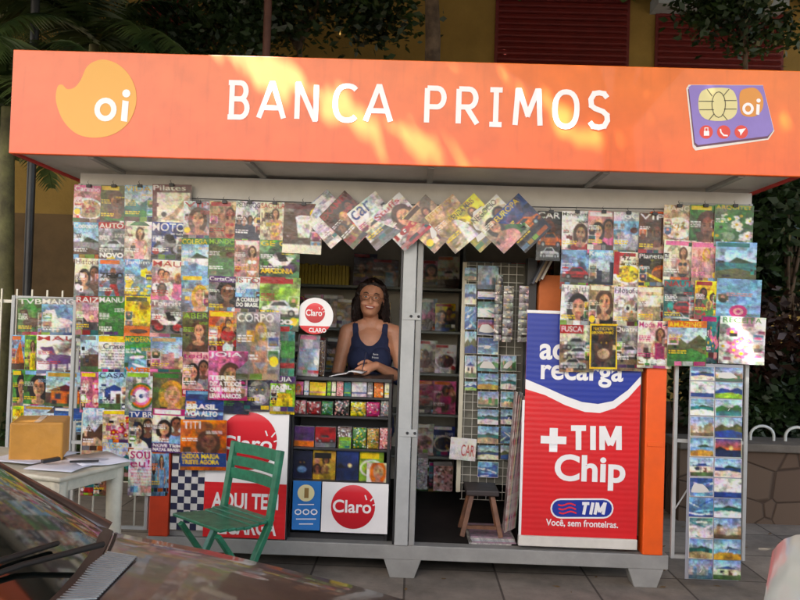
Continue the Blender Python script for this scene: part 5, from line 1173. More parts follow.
for z, h in ((.722, .052), (.66, .046), (.60, .05)):
    m = MB()
    for i in range(8):
        v0 = -hw+2*hw*i/8; v1 = -hw+2*hw*(i+1)/8; b0 = -.02*math.sin(math.pi*i/8); b1 = -.02*math.sin(math.pi*(i+1)/8); u = (.75-z)*.15-.005
        A0 = [cp(u+b0-.006, v0, z-h/2), cp(u+b0-.006, v0, z+h/2), cp(u+b0+.006, v0, z+h/2), cp(u+b0+.006, v0, z-h/2)]; B0 = [cp(u+b1-.006, v1, z-h/2), cp(u+b1-.006, v1, z+h/2), cp(u+b1+.006, v1, z+h/2), cp(u+b1+.006, v1, z-h/2)]
        m.add(A0+B0, [(0, 4, 5, 1), (1, 5, 6, 2), (2, 6, 7, 3), (3, 7, 4, 0)])
    m.build('back_slat', GRN, CHAIR)
m = MB()
for i in range(7):
    u0 = .02+i*.043; m.bar(cp(u0+.02, -hw-.012, .425+.004*abs(3-i)), cp(u0+.02, hw+.012, .425+.004*abs(3-i)), .040, .015)
m.build('seat', GRN, CHAIR, .004)

# ---------------------------------------------------------------- plastic table, parcel, papers
PLW = mat('white_garden_plastic', (218, 212, 190), .45, noise=.25, nscale=9)
n0 = PZ(60, 478, .72); f0 = PZ(131, 461, .72)
ed = (f0-n0); ed.z = 0; L_ = ed.length; ed.normalize(); wd = V_((-ed.y, ed.x, 0))    # wd points left
TBL = thing('plastic_table', (n0.x-.35, n0.y+.3, 0), 'white plastic garden table at far left with a parcel and papers on it', 'table')
def tp(u, v, z): return V_((n0.x, n0.y, 0))+ed*u+wd*v+V_((0, 0, z))
mt = Matrix(((wd.x, ed.x, 0, n0.x), (wd.y, ed.y, 0, n0.y), (0, 0, 1, 0), (0, 0, 0, 1)))
MB().box(0, .82, 0, L_, .70, .72, mt).build('tabletop', PLW, TBL, .008)
ap = MB(); ap.box(.02, .80, .02, .035, .655, .699, mt); ap.box(.02, .80, L_-.035, L_-.02, .655, .699, mt); ap.box(.02, .035, .036, L_-.036, .655, .699, mt); ap.box(.785, .80, .036, L_-.036, .655, .699, mt)
ap.build('apron', PLW, TBL, .003)
for u in (.045, L_-.045):
    for v in (.045, .775):
        s = -1 if v < .4 else 1
        MB().tube([tp(u, v, .699), tp(u, v, .5), tp(u+(.02 if u > .2 else -.02), v+s*.02, 0)], [.036, .032, .024], 6).build('leg', PLW, TBL)
bz = .724
b0 = PZ(8, 462, bz); b1 = PZ(62, 461, bz); b2 = PZ(79, 448, bz)
dx = (b1-b0); dx.z = 0; w_ = dx.length; dx.normalize(); dy = V_((-dx.y, dx.x, 0)); dp = .24
mB = Matrix(((dx.x, dy.x, 0, b0.x), (dx.y, dy.y, 0, b0.y), (0, 0, 1, 0), (0, 0, 0, 1)))
hb = .165
PARC = MB().box(0, w_, 0, dp, bz, bz+hb, mB).build('parcel', mat('yellow_wrapping_paper', (206, 146, 58), .5, noise=.18, nscale=7, bump=.6, bscale=9), None, .008)
tag(PARC, 'yellow brown paper wrapped parcel on the white plastic table', 'parcel')
MB().box(w_*.44, w_*.56, -.0012, dp+.001, bz+hb+.0006, bz+hb+.0014, mB).build('packing_tape', mat('packing_tape', (196, 150, 70), .15), PARC)
pp = mat('printed_white_paper', (226, 226, 236), .6, noise=.06, nscale=40)
for i, (u, v, a_, w2, h2, lb) in enumerate(((.10, .03, .2, .21, .29, 'white printed sheet lying at the near edge of the plastic table'), (.24, .01, -.5, .29, .21, 'white sheet whose corner overhangs the right end of the plastic table'), (.14, .26, .1, .25, .32, 'pale sheet partly under the parcel side of the plastic table'))):
    c = tp(u+.1, v+.12, bz+.001+.003*i); m_ = Matrix.Translation(c) @ Matrix.Rotation(a_+math.atan2(ed.y, ed.x), 4, 'Z')
    m = MB(); n_ = 8
    for k in range(n_): pass
    vs = [m_ @ V_((-h2/2+h2*k/n_, s*w2/2, .0015+.003*math.sin(k*.9+i))) for k in range(n_+1) for s in (-1, 1)]
    m.add(vs, [(2*k, 2*k+2, 2*k+3, 2*k+1) for k in range(n_)], True); o = m.build('paper_sheet', pp); s_ = o.modifiers.new('t', 'SOLIDIFY'); s_.thickness = .0012
    tag(o, lb, 'paper', 'papers on the plastic table')
c = tp(.2, .14, bz+.014); tag(MB().bar(c, c+V_((.11, .03, .002)), .012, .008).build('pen', M_DARKM), 'dark pen lying across the papers on the plastic table', 'pen')
c = tp(.13, .22, bz+.018); tag(MB().bar(c, c+V_((.05, .05, .006)), .03, .014).build('bulldog_clip', M_DARKM, None, .002), 'black clip holding papers beside the parcel', 'clip')

# ---------------------------------------------------------------- cars
def hood_z(x, y, prof, yc, w):
    zc = float(np.interp(x, prof[0], prof[1])); t = abs(y-yc)/w
    return zc-.035*t*t-.06*(max(0, t-.82)/.18)**2
PAINT = mat('dark_wine_car_paint', (74, 60, 54), .32, coat=.6, noise=.3, nscale=14, spec=.35, bump=.05, bscale=7)
PAINT.node_tree.nodes['Principled BSDF'].inputs['Coat Roughness'].default_value = .045
PAINT2 = mat('silver_white_car_paint', (196, 204, 200), .25, coat=.8)
CGL = mat('dark_car_glass', (12, 16, 14), .05, spec=.45)
RUB = mat('black_rubber', (20, 20, 20), .7); PLB = mat('black_trim_plastic', (34, 32, 32), .5)
def car(name, label, x_of, prof, yc, w, paint, ws_x, roof_x, roof_e, tail_x, front_right, zroof=1.40):
    """x_of unused helper; prof = (xs, zs) of the top line of the lower body, world x"""
    xs, zs_ = prof; x0, x1 = xs[0], xs[-1]; rz = -.12
    t = thing(name, ((x0+x1)/2, yc, rz), label, 'car')
    st = sorted(set(list(xs)+list(np.linspace(x0, x1, 40))))
    T = [-1, -.97, -.93, -.86, -.7, -.4, 0, .4, .7, .86, .93, .97, 1]
    m = MB(); ring = []
    for x in st:
        e = min(1, (x-x0)/.22, (x1-x)/.22)**(.5 if paint is PAINT else .25) if min(x-x0, x1-x) > 0 else .0
        ww = w*(.86+.14*e)
        r = [(x, yc+tt*ww, hood_z(x, yc+tt*w, prof, yc, w)) for tt in T]
        zb_ = r[-1][2]
        for tt, s in ((.02, 1), (.028, .6), (.02, .25)): r.append((x, yc+ww+tt*e, .12+(zb_-.05-.12)*s))
        r.append((x, yc+ww-.03, .08))
        r.append((x, yc-ww+.03, .08))
        for tt, s in ((.02, .25), (.028, .6), (.02, 1)): r.append((x, yc-ww-tt*e, .12+(zb_-.05-.12)*s))
        ring += r; n = len(r)
    fs = [(i*n+k, i*n+(k+1) % n, (i+1)*n+(k+1) % n, (i+1)*n+k) for i in range(len(st)-1) for k in range(n)]
    m.add(ring, fs, True); m.add(ring[:n], [tuple(range(n))]); m.add(ring[-n:], [tuple(reversed(range(n)))])
    m.build('body', paint, t)
    # greenhouse
    sgn = 1 if front_right else -1
    def base(y, xe, bow): tt = (y-yc)/w; return xe+sgn*bow*(1-tt*tt)
    def grid(name, xa, ba, za_f, wa, xb, bb, zb_, wb, mt_, parent, n=16, k=8, bulge=.03):
        m = MB(); vs = []
        for j in range(k+1):
            s = j/k
            for i in range(n+1):
                u = -1+2*i/n; wy = wa*(1-s)+wb*s; y = yc+u*wy
                xA = xa+ba*(1-u*u); xB = xb+bb*(1-u*u); x = xA*(1-s)+xB*s
                zA = za_f(xA, y) ; z = zA*(1-s)+(zb_-.05*u*u)*s+bulge*math.sin(math.pi*s)*(1-.5*u*u)
                vs.append((x, y, z))
        m.add(vs, [(j*(n+1)+i, j*(n+1)+i+1, (j+1)*(n+1)+i+1, (j+1)*(n+1)+i) for j in range(k) for i in range(n)], True)
        return m.build(name, mt_, parent)
    zf = lambda x, y: hood_z(x, y, prof, yc, w)+.004
    ws = grid('windscreen', ws_x, sgn*.13, zf, w*.93, roof_x, sgn*.08, zroof, w*.70, CGL, t)
    rf = grid('roof', roof_x, sgn*.08, lambda x, y: zroof-.05*((y-yc)/(w*.7))**2+.002, w*.70, roof_e, -sgn*.06, zroof-.02, w*.68, paint, t, bulge=.04)
    rw = grid('rear_window', tail_x, -sgn*.08, zf, w*.90, roof_e, -sgn*.06, zroof-.02, w*.68, CGL, t, bulge=.02)
    for s in (-1, 1):
        yb, yt = yc+s*w*.925, yc+s*w*.695
        q = [(ws_x, yb, zf(ws_x, yb)), (roof_x, yt, zroof-.05), (roof_e, yc+s*w*.675, zroof-.07), (tail_x, yc+s*w*.9, zf(tail_x, yb))]
        m = MB(); m.add(q, [(0, 1, 2, 3)]); m.build('side_window', CGL, t)
        for a, b in ((0, 1), (1, 2), (2, 3)): pass
        m = MB(); m.tube([q[0], V_(q[0])*.5+V_(q[1])*.5+V_((0, 0, .012)), q[1], q[2], q[3]], .022, 8); m.build('pillar', paint, t)
    for s in (-1, 1):
        for xx in (x0+.75, x1-.80):
            wh = MB(); yy = yc+s*(w-.07)
            tr_ = MB(); tr_.tube([(xx, yy-.09, .19), (xx, yy-.07, .19), (xx, yy+.07, .19), (xx, yy+.09, .19)], [.27, .31, .31, .27], 28)
            ty = tr_.build('wheel', RUB, t)
            MB().tube([(xx, yy-.092, .19), (xx, yy+.092, .19)], .18, 20).build('rim', M_POST, ty)
    xf = x1 if front_right else x0
    for s in (-1, 1):
        yy = yc+s*w*.72
        m = MB(); m.ball((xf-sgn*.07, yy, zs_[-1 if front_right else 0]+.03-.02), (.09, .15, .07), 14, 8); m.build('headlight', mat('headlight_glass', (210, 214, 216), .08), t)
        xr = x0 if front_right else x1
        m = MB(); zt_ = zs_[0 if front_right else -1]
        m.box(xr-.006 if front_right else xr-.05, xr+.05 if front_right else xr+.006, yc+s*w*.87-.07, yc+s*w*.87+.05, zt_-.33, zt_-.06); m.build('tail_light', mat('red_tail_lens', (170, 20, 30), .15), t, .01)
        m = MB(); m.ball((ws_x-sgn*.50, yc+s*(w+.09), .97), (.06, .09, .06), 12, 8); m.build('door_mirror', paint, t)
    return t, ws
prof1 = ([-3.35, -3.3, -3.1, -2.2, -.75, -.66, -.42, -.10, .2, .42, .53, .56], [.45, .80, .93, .98, .955, .937, .902, .838, .765, .66, .49, .3])
yc1 = -3.22; w1 = .80
CAR1, WS = car('parked_car', 'dark wine coloured car parked close by with glossy bonnet and windscreen', None, prof1, yc1, w1, PAINT, -.66, -1.62, -2.75, -3.15, True, 1.46)
def onh(px, py, lift=.004):      # point on the bonnet under a pixel
    z = .9
    for _ in range(12):
        p = PZ(px, py, z); z = hood_z(p.x, p.y, prof1, yc1, w1)+lift
    return PZ(px, py, z)
SLAT = mat('silver_grille_slat', (138, 146, 152), .3, metal=.4)
def slat_panel(q, n, name):
    c = [onh(*p) for p in q]; m = MB(); m2 = MB(); v4 = MB()
    m2.add([p+V_((0, 0, -.002)) for p in c], [(0, 1, 2, 3)]); b = m2.build(name, PLB, CAR1)
    for k in range(n):
        s0, s1 = (k+.25)/n, (k+.68)/n
        a0 = c[0].lerp(c[3], s0); a1 = c[0].lerp(c[3], s1); b0 = c[1].lerp(c[2], s0); b1 = c[1].lerp(c[2], s1)
        m.add([a0, b0, b1, a1]+[p+V_((0, 0, .003)) for p in (a0, b0, b1, a1)], [(4, 5, 6, 7), (0, 1, 5, 4), (1, 2, 6, 5), (2, 3, 7, 6), (3, 0, 4, 7)])
    m.build('slats', SLAT, b)
slat_panel([(108, 552), (137, 557), (96, 600), (44, 603)], 23, 'bonnet_slats')  # pale stripes on the bonnet, built as raised slats
slat_panel([(91, 535), (101, 540), (88, 551), (79, 546)], 5, 'cowl_vent')
# cowl strip along the foot of the windscreen and the wiper
m = MB(); vs = []
for i in range(25):
    u = -1+2*i/24; y = yc1+u*w1*.93; xa = -.66+.13*(1-u*u)
    for dx in (-.02, .0, .014): vs.append((xa+dx, y, hood_z(xa+max(dx, 0), y, prof1, yc1, w1)+.004+(.007 if dx < 0 else 0.003*(dx == 0))))
m.add(vs, [(3*i+k, 3*i+k+1, 3*i+k+4, 3*i+k+3) for i in range(24) for k in range(2)], True); m.build('cowl_trim', PLB, CAR1)
m = MB(); vs = []
for i in range(25):
    u = -.97+1.94*i/24; y = yc1+u*w1*.93; xa = -.66+.13*(1-u*u)+.018
    for dx in (0, .006): vs.append((xa+dx, y, hood_z(xa+dx, y, prof1, yc1, w1)+.0015))
m.add(vs, [(2*i, 2*i+1, 2*i+3, 2*i+2) for i in range(24)]); m.build('bonnet_gap', RUB, CAR1)
def onws(u, s):
    y = yc1+u*w1*(.93*(1-s)+.70*s); xA = -.66+.13*(1-u*u); xB = -1.62+.08*(1-u*u); zA = hood_z(xA, y, prof1, yc1, w1)+.004
    return V_((xA*(1-s)+xB*s, y, zA*(1-s)+(1.46-.05*u*u)*s+.03*math.sin(math.pi*s)*(1-.5*u*u)+.012))
m = MB(); m.tube([onws(.62, .01)+V_((.03, 0, .01)), onws(.35, .06), onws(.1, .09)], [.006, .005, .004], 6); m.tube([onws(.55, .05), onws(.3, .085), onws(.0, .11), onws(-.3, .12)], .005, 6); m.build('wiper', RUB, CAR1)
m = MB(); m.tube([onws(-.15, .01)+V_((.03, 0, .01)), onws(-.35, .05), onws(-.6, .07)], [.006, .005, .004], 6); m.tube([onws(-.1, .05), onws(-.5, .07), onws(-.8, .06)], .005, 6); m.build('wiper', RUB, CAR1)
prof2 = ([.80, .805, .835, 1.6, 1.75, 3.3, 3.45, 4.4, 4.8, 4.86], [.50, .87, .975, 1.0, 1.0, .96, .93, .80, .62, .4])
car('parked_car', 'pale silver car whose rear corner enters at the lower right', None, prof2, -3.16, .80, PAINT2, 3.35, 2.75, 1.95, 1.45, True)

# ---------------------------------------------------------------- ground
def struct(o): o['kind'] = 'structure'; return o
def brick_mat(name, c1, c2, mortar, sx, bw, bh, ms=.012, bump=.3, offset=.5):
    m = bpy.data.materials.new(name); m.use_nodes = True; nt = m.node_tree; b = nt.nodes['Principled BSDF']; b.inputs['Roughness'].default_value = .8
    tc = nt.nodes.new('ShaderNodeTexCoord'); br = nt.nodes.new('ShaderNodeTexBrick'); br.inputs['Scale'].default_value = sx; br.inputs['Brick Width'].default_value = bw; br.inputs['Row Height'].default_value = bh; br.inputs['Mortar Size'].default_value = ms; br.offset = offset
    for k, c in (('Color1', c1), ('Color2', c2), ('Mortar', mortar)): br.inputs[k].default_value = (*[float(v) for v in lin(c)], 1)
    n = nt.nodes.new('ShaderNodeTexNoise'); n.inputs['Scale'].default_value = 3.5; n.inputs['Detail'].default_value = 9; n.inputs['Roughness'].default_value = .7
    nt.links.new(tc.outputs['Object'], br.inputs['Vector']); nt.links.new(tc.outputs['Object'], n.inputs['Vector'])
    mr = nt.nodes.new('ShaderNodeMapRange'); mr.inputs['From Min'].default_value = .25; mr.inputs['From Max'].default_value = .75; mr.inputs['To Min'].default_value = .42; mr.inputs['To Max'].default_value = 1.35; nt.links.new(n.outputs['Fac'], mr.inputs[0])
    mx = nt.nodes.new('ShaderNodeMix'); mx.data_type = 'RGBA'; mx.blend_type = 'MULTIPLY'; mx.inputs[0].default_value = 1; nt.links.new(br.outputs['Color'], mx.inputs[6]); nt.links.new(mr.outputs[0], mx.inputs[7]); nt.links.new(mx.outputs[2], b.inputs['Base Color'])
    bp = nt.nodes.new('ShaderNodeBump'); bp.inputs['Strength'].default_value = bump; bp.inputs['Distance'].default_value = .01; nt.links.new(br.outputs['Fac'], bp.inputs['Height']); bp.invert = True
    n3 = nt.nodes.new('ShaderNodeTexNoise'); n3.inputs['Scale'].default_value = 90; n3.inputs['Detail'].default_value = 4; nt.links.new(tc.outputs['Object'], n3.inputs['Vector'])
    bp2 = nt.nodes.new('ShaderNodeBump'); bp2.inputs['Strength'].default_value = .4; bp2.inputs['Distance'].default_value = .004; nt.links.new(n3.outputs['Fac'], bp2.inputs['Height']); nt.links.new(bp.outputs['Normal'], bp2.inputs['Normal']); nt.links.new(bp2.outputs['Normal'], b.inputs['Normal'])
    return m
PAV = brick_mat('worn_pavement_slabs', (146, 136, 124), (122, 114, 104), (78, 70, 62), 1, .5, .5, .006, offset=0)
struct(MB().box(-40, 40, -2.2, 7.5, -.16, 0).build('pavement', PAV))
struct(MB().box(-40, 40, -2.32, -2.201, -.16, .004).build('kerb', mat('kerb_stone', (140, 132, 122), .8, noise=.3, nscale=6)))
struct(MB().box(-300, 300, -300, 300, -.3, -.12).build('road', mat('grey_asphalt', (72, 70, 68), .9, noise=.25, nscale=20, bump=.3, bscale=150)))

# fallen leaves and grit on the paving
g_ = np.random.default_rng(8); fl = np.stack([g_.uniform(-2.5, 2.6, 170), g_.uniform(-2.1, 1.4, 170), g_.uniform(.006, .012, 170)], 1)
FALLEN = fl
# ---------------------------------------------------------------- background
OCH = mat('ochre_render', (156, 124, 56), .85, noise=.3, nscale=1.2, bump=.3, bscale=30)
REDS = mat('dark_red_shutter', (112, 30, 24), .6, noise=.25, nscale=8)
YBK = 5.4
BLD = thing('ochre_building', (0, YBK+2, 0), 'ochre building with dark red slatted shutters behind the kiosk', 'building')
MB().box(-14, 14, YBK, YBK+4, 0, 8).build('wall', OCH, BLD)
for xa, xb in ((142, 196), (495, 629), (655, 783)):
    X0, X1 = P(xa, 30, YBK).x, P(xb, 30, YBK).x
    m = MB(); z = 3.6
    m.box(X0, X1, YBK-.03, YBK-.001, 3.5, 6.2)
    while z < 6.15: m.add([(X0+.04, YBK-.031, z), (X1-.04, YBK-.031, z), (X1-.04, YBK-.07, z+.015), (X0+.04, YBK-.07, z+.015), (X0+.04, YBK-.031, z+.055), (X1-.04, YBK-.031, z+.055)], [(0, 1, 2, 3), (3, 2, 5, 4)]); z += .075
    m.build('shutter', REDS, BLD)
MB().box(P(650, 3, YBK).x, P(776, 3, YBK).x, YBK-.35, YBK-.001, P(710, 6, YBK-.3).z, P(710, 6, YBK-.3).z+.15).build('ledge', mat('pale_ledge', (170, 176, 176), .7, noise=.2), BLD)
MB().box(P(630, 20, YBK).x, P(636, 20, YBK).x, YBK-.08, YBK-.001, 3, 7).build('pilaster', OCH, BLD) if False else None
# stone retaining wall, right
STW = bpy.data.materials.new('rough_stone'); STW.use_nodes = True
nt = STW.node_tree; b = nt.nodes['Principled BSDF']; b.inputs['Roughness'].default_value = .9; tc = nt.nodes.new('ShaderNodeTexCoord')
vo = nt.nodes.new('ShaderNodeTexVoronoi'); vo.inputs['Scale'].default_value = 4.2; vo.feature = 'DISTANCE_TO_EDGE'; v2 = nt.nodes.new('ShaderNodeTexVoronoi'); v2.inputs['Scale'].default_value = 4.2
nt.links.new(tc.outputs['Object'], vo.inputs['Vector']); nt.links.new(tc.outputs['Object'], v2.inputs['Vector'])
r = nt.nodes.new('ShaderNodeValToRGB'); r.color_ramp.elements[0].position = .008; r.color_ramp.elements[1].position = .035; r.color_ramp.elements[0].color = (.5, .46, .42, 1); nt.links.new(vo.outputs['Distance'], r.inputs[0])
r2 = nt.nodes.new('ShaderNodeMix'); r2.data_type = 'RGBA'; r2.inputs[6].default_value = (*[float(v) for v in lin((100, 82, 66))], 1); r2.inputs[7].default_value = (*[float(v) for v in lin((84, 66, 52))], 1); nt.links.new(v2.outputs['Color'], r2.inputs[0])
mx = nt.nodes.new('ShaderNodeMix'); mx.data_type = 'RGBA'; mx.blend_type = 'MULTIPLY'; mx.inputs[0].default_value = 1; nt.links.new(r2.outputs[2], mx.inputs[6]); nt.links.new(r.outputs[0], mx.inputs[7]); nt.links.new(mx.outputs[2], b.inputs['Base Color'])
bp = nt.nodes.new('ShaderNodeBump'); bp.inputs['Strength'].default_value = .5; bp.inputs['Distance'].default_value = .03; nt.links.new(r.outputs[0], bp.inputs['Height']); nt.links.new(bp.outputs['Normal'], b.inputs['Normal'])
YS_ = 1.45; zst = P(775, 452, YS_).z
SWL = thing('stone_wall', (4, YS_+.2, 0), 'low brown stone planter wall with a flat coping on the right', 'wall')
MB().box(1.95, 9, YS_, YS_+.3, 0, zst).build('stones', STW, SWL)
MB().box(1.93, 9, YS_-.05, YS_+.34, zst+.001, zst+.06).build('coping', mat('grey_coping', (104, 96, 86), .8, noise=.3, nscale=7), SWL, .01)
soil = MB().box(1.95, 9, YS_+.341, YBK-.01, 0, zst-.03).build('soil', mat('dark_soil', (44, 34, 26), .95, noise=.4, nscale=12, bump=.5)); struct(soil); soil.name = 'soil_bed'
M_HOOP = mat('white_painted_iron', (190, 192, 186), .4)
for i, px in enumerate((762, 797, 832, 727)):
    c = P(px, 440, YS_+.14); r_ = .085; z0 = zst+.061
    zt_ = P(762, 426, YS_+.14).z
    m = MB(); m.tube([(c.x-r_, YS_+.14, z0), (c.x-r_, YS_+.14, zt_-.07)]+[(c.x-r_*math.cos(R(t)), YS_+.14, zt_-.07+.07*math.sin(R(t))) for t in range(15, 180, 15)]+[(c.x+r_, YS_+.14, zt_-.07), (c.x+r_, YS_+.14, z0)], .011, 8)
    tag(m.build('iron_hoop', M_HOOP), ['white iron hoop on the wall, nearest beyond the postcard rack', 'white iron hoop on the wall cut by the picture edge', 'white iron hoop on the wall farther along out right', 'white iron hoop on the wall behind the postcard columns'][i], 'railing', 'white hoops along the stone wall')
# fence, left
FN = thing('metal_fence', (-3.2, 1.35, 0), 'pale spiked metal fence behind the left racks', 'fence')
zft = P(30, 302, 1.35).z
m = MB(); x = -5.6
while x < XL-.4: m.box(x-.006, x+.006, 1.34, 1.352, .05, zft+.09); x += .11
m.build('bars', M_WIRE, FN); MB().box(-5.7, XL-.4, 1.353, 1.37, zft-.01, zft+.012).box(-5.7, XL-.4, 1.353, 1.37, .15, .17).build('rail', M_WIRE, FN)
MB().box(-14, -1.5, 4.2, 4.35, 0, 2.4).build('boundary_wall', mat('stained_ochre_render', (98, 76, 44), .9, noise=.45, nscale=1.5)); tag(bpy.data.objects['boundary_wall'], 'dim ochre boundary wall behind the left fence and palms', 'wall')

# ---------------------------------------------------------------- vegetation
def leaf_mat(name, c1, c2, tr=.35):
    m = bpy.data.materials.new(name); m.use_nodes = True; nt = m.node_tree; b = nt.nodes['Principled BSDF']; b.inputs['Roughness'].default_value = .45
    g = nt.nodes.new('ShaderNodeTexNoise'); g.inputs['Scale'].default_value = 2.2; g.inputs['Detail'].default_value = 5; tc = nt.nodes.new('ShaderNodeTexCoord'); nt.links.new(tc.outputs['Object'], g.inputs['Vector'])
    r = nt.nodes.new('ShaderNodeValToRGB'); r.color_ramp.elements[0].position = .35; r.color_ramp.elements[1].position = .68; r.color_ramp.elements[0].color = (*[float(v) for v in lin(c1)], 1); r.color_ramp.elements[1].color = (*[float(v) for v in lin(c2)], 1)
    nt.links.new(g.outputs['Fac'], r.inputs[0]); nt.links.new(r.outputs[0], b.inputs['Base Color'])
    t = nt.nodes.new('ShaderNodeBsdfTranslucent'); nt.links.new(r.outputs[0], t.inputs['Color']); mx = nt.nodes.new('ShaderNodeMixShader'); mx.inputs[0].default_value = tr
    nt.links.new(b.outputs[0], mx.inputs[1]); nt.links.new(t.outputs[0], mx.inputs[2]); nt.links.new(mx.outputs[0], nt.nodes['Material Output'].inputs['Surface'])
    return m
LEAF = leaf_mat('shade_tree_leaf', (46, 74, 26), (92, 122, 44)); LEAFD = leaf_mat('dark_bush_leaf', (20, 36, 16), (50, 72, 30), .2); PALML = leaf_mat('palm_leaflet', (34, 54, 28), (88, 104, 54), .25); REDL = leaf_mat('red_bush_leaf', (34, 24, 16), (70, 36, 24), .2)
BARK = mat('grey_brown_bark', (98, 80, 62), .9, col2=(64, 50, 38), nscale=9, bump=.5, bscale=25)
PTR = mat('palm_trunk_skin', (110, 108, 68), .8, col2=(74, 70, 48), nscale=6, bump=.3)
def leaves(name, pts, size, m, parent, seed=1, asp=.5):
    g = np.random.default_rng(seed); n = len(pts); P_ = np.array(pts)
    a = g.normal(size=(n, 3)); a[:, 2] *= .6; a /= np.linalg.norm(a, axis=1)[:, None]; b_ = g.normal(size=(n, 3)); b_ -= (a*b_).sum(1)[:, None]*a; b_ /= np.linalg.norm(b_, axis=1)[:, None]
    s = (size*g.uniform(.6, 1.3, n))[:, None]; nn = np.cross(a, b_)
    V = np.stack([P_-a*s*.5, P_-a*s*.1+b_*s*asp*.5+nn*s*.05, P_+a*s*.5, P_-a*s*.1-b_*s*asp*.5+nn*s*.05], 1).reshape(-1, 3)
    off = WORLD[parent.name] if parent is not None else Vector((0, 0, 0)); V = V-np.array(off)
    me = bpy.data.meshes.new(name); me.vertices.add(4*n); me.vertices.foreach_set('co', V.ravel()); me.loops.add(4*n); me.loops.foreach_set('vertex_index', np.arange(4*n, dtype=np.int32)); me.polygons.add(n); me.polygons.foreach_set('loop_start', np.arange(0, 4*n, 4, dtype=np.int32)); me.update(calc_edges=True)
    return link(name, me, m, parent)
fo = leaves('fallen_leaves', FALLEN, .045, mat('dry_leaf', (120, 92, 50), .8, noise=.4, nscale=2), None, 77)
for v in fo.data.vertices: v.co.z = max(.003, .006+(v.co.z-.009)*.15)
tag(fo, 'small dry leaves scattered over the grey paving', 'leaves', None, 'stuff')
def clump_pts(n, c, r, k=14, seed=1):
    g = np.random.default_rng(seed); cc = g.normal(size=(k, 3)); cc /= np.linalg.norm(cc, axis=1)[:, None]; cc *= g.uniform(.35, 1, (k, 1))**.6; out = []
    per = n//k
    for q in cc: d = g.normal(size=(per, 3))*.26; out.append((q+d)*np.array(r)+np.array(c))
    return np.concatenate(out)
def bush(name, label, c, r, n, m, seed, size=.09, trunk_r=.03, cat='bush', group=None, z0=0):
    t = thing(name, (c[0], c[1], z0), label, cat, group)
    mb = MB(); mb.tube([(c[0], c[1], z0), (c[0]+.05, c[1], c[2]*.6+z0*.4), (c[0], c[1], c[2])], [trunk_r, trunk_r*.8, trunk_r*.5], 8)
    g = random.Random(seed)
    for k in range(6): e = (c[0]+r[0]*g.uniform(-.7, .7), c[1]+r[1]*g.uniform(-.7, .7), c[2]+r[2]*g.uniform(-.4, .8)); mb.tube([(c[0], c[1], max(z0, c[2]-r[2]*.9)), ((c[0]+e[0])/2, (c[1]+e[1])/2, (c[2]+e[2])/2+.05), e], [trunk_r*.6, trunk_r*.4, trunk_r*.2], 5)
    mb.build('trunk', BARK, t)
    leaves('crown', clump_pts(n, c, r, 16, seed), size, m, t, seed); return t
def BX(px, py, Y): q = P(px, py, Y); return (q.x, Y, q.z)
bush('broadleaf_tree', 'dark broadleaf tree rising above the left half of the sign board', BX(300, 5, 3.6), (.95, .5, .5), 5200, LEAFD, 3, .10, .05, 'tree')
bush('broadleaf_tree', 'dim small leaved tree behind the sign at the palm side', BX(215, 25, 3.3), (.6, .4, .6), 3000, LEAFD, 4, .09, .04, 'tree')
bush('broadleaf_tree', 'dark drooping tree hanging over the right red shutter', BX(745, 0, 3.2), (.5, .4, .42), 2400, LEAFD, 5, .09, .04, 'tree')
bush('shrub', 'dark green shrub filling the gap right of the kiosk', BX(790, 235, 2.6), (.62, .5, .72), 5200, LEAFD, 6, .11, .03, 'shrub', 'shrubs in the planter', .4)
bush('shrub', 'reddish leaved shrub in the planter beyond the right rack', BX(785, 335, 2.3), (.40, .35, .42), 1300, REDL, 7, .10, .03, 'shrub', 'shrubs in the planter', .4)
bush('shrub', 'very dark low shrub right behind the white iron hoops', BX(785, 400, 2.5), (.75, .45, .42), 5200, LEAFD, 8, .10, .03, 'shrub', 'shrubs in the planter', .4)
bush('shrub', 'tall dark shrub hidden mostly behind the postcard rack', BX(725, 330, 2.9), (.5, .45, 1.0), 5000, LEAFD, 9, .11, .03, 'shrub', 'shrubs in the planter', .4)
bush('shrub', 'dim leafy shrub growing behind the table by the fence', BX(30, 430, 2.4), (.9, .5, .5), 1800, LEAFD, 12, .10, .03, 'shrub', 'shrubs behind the fence')
tag(MB().tube([P(433, 60, 3.0)-V_((0, 0, 3.4)), P(433, 40, 3.0), P(431, -30, 3.0)], [.085, .075, .06], 10).build('tree_trunk', BARK), 'slim bare trunk standing behind the middle of the sign board', 'tree')
tag(MB().tube([P(268, 60, 2.6)-V_((0, 0, 3.2)), P(270, -60, 2.6)], .035, 10).build('drain_pole', mat('rusty_pole', (92, 54, 44), .6, noise=.3)), 'thin rusty pole behind the sign board near the first letters', 'pole')
tag(MB().tube([(P(30, 250, 2.2).x, 2.2, 0), P(32, 160, 2.2), P(36, -30, 2.2)], .035, 10).build('utility_pole', M_DARKM), 'slim dark pole by the palms on the left', 'pole')
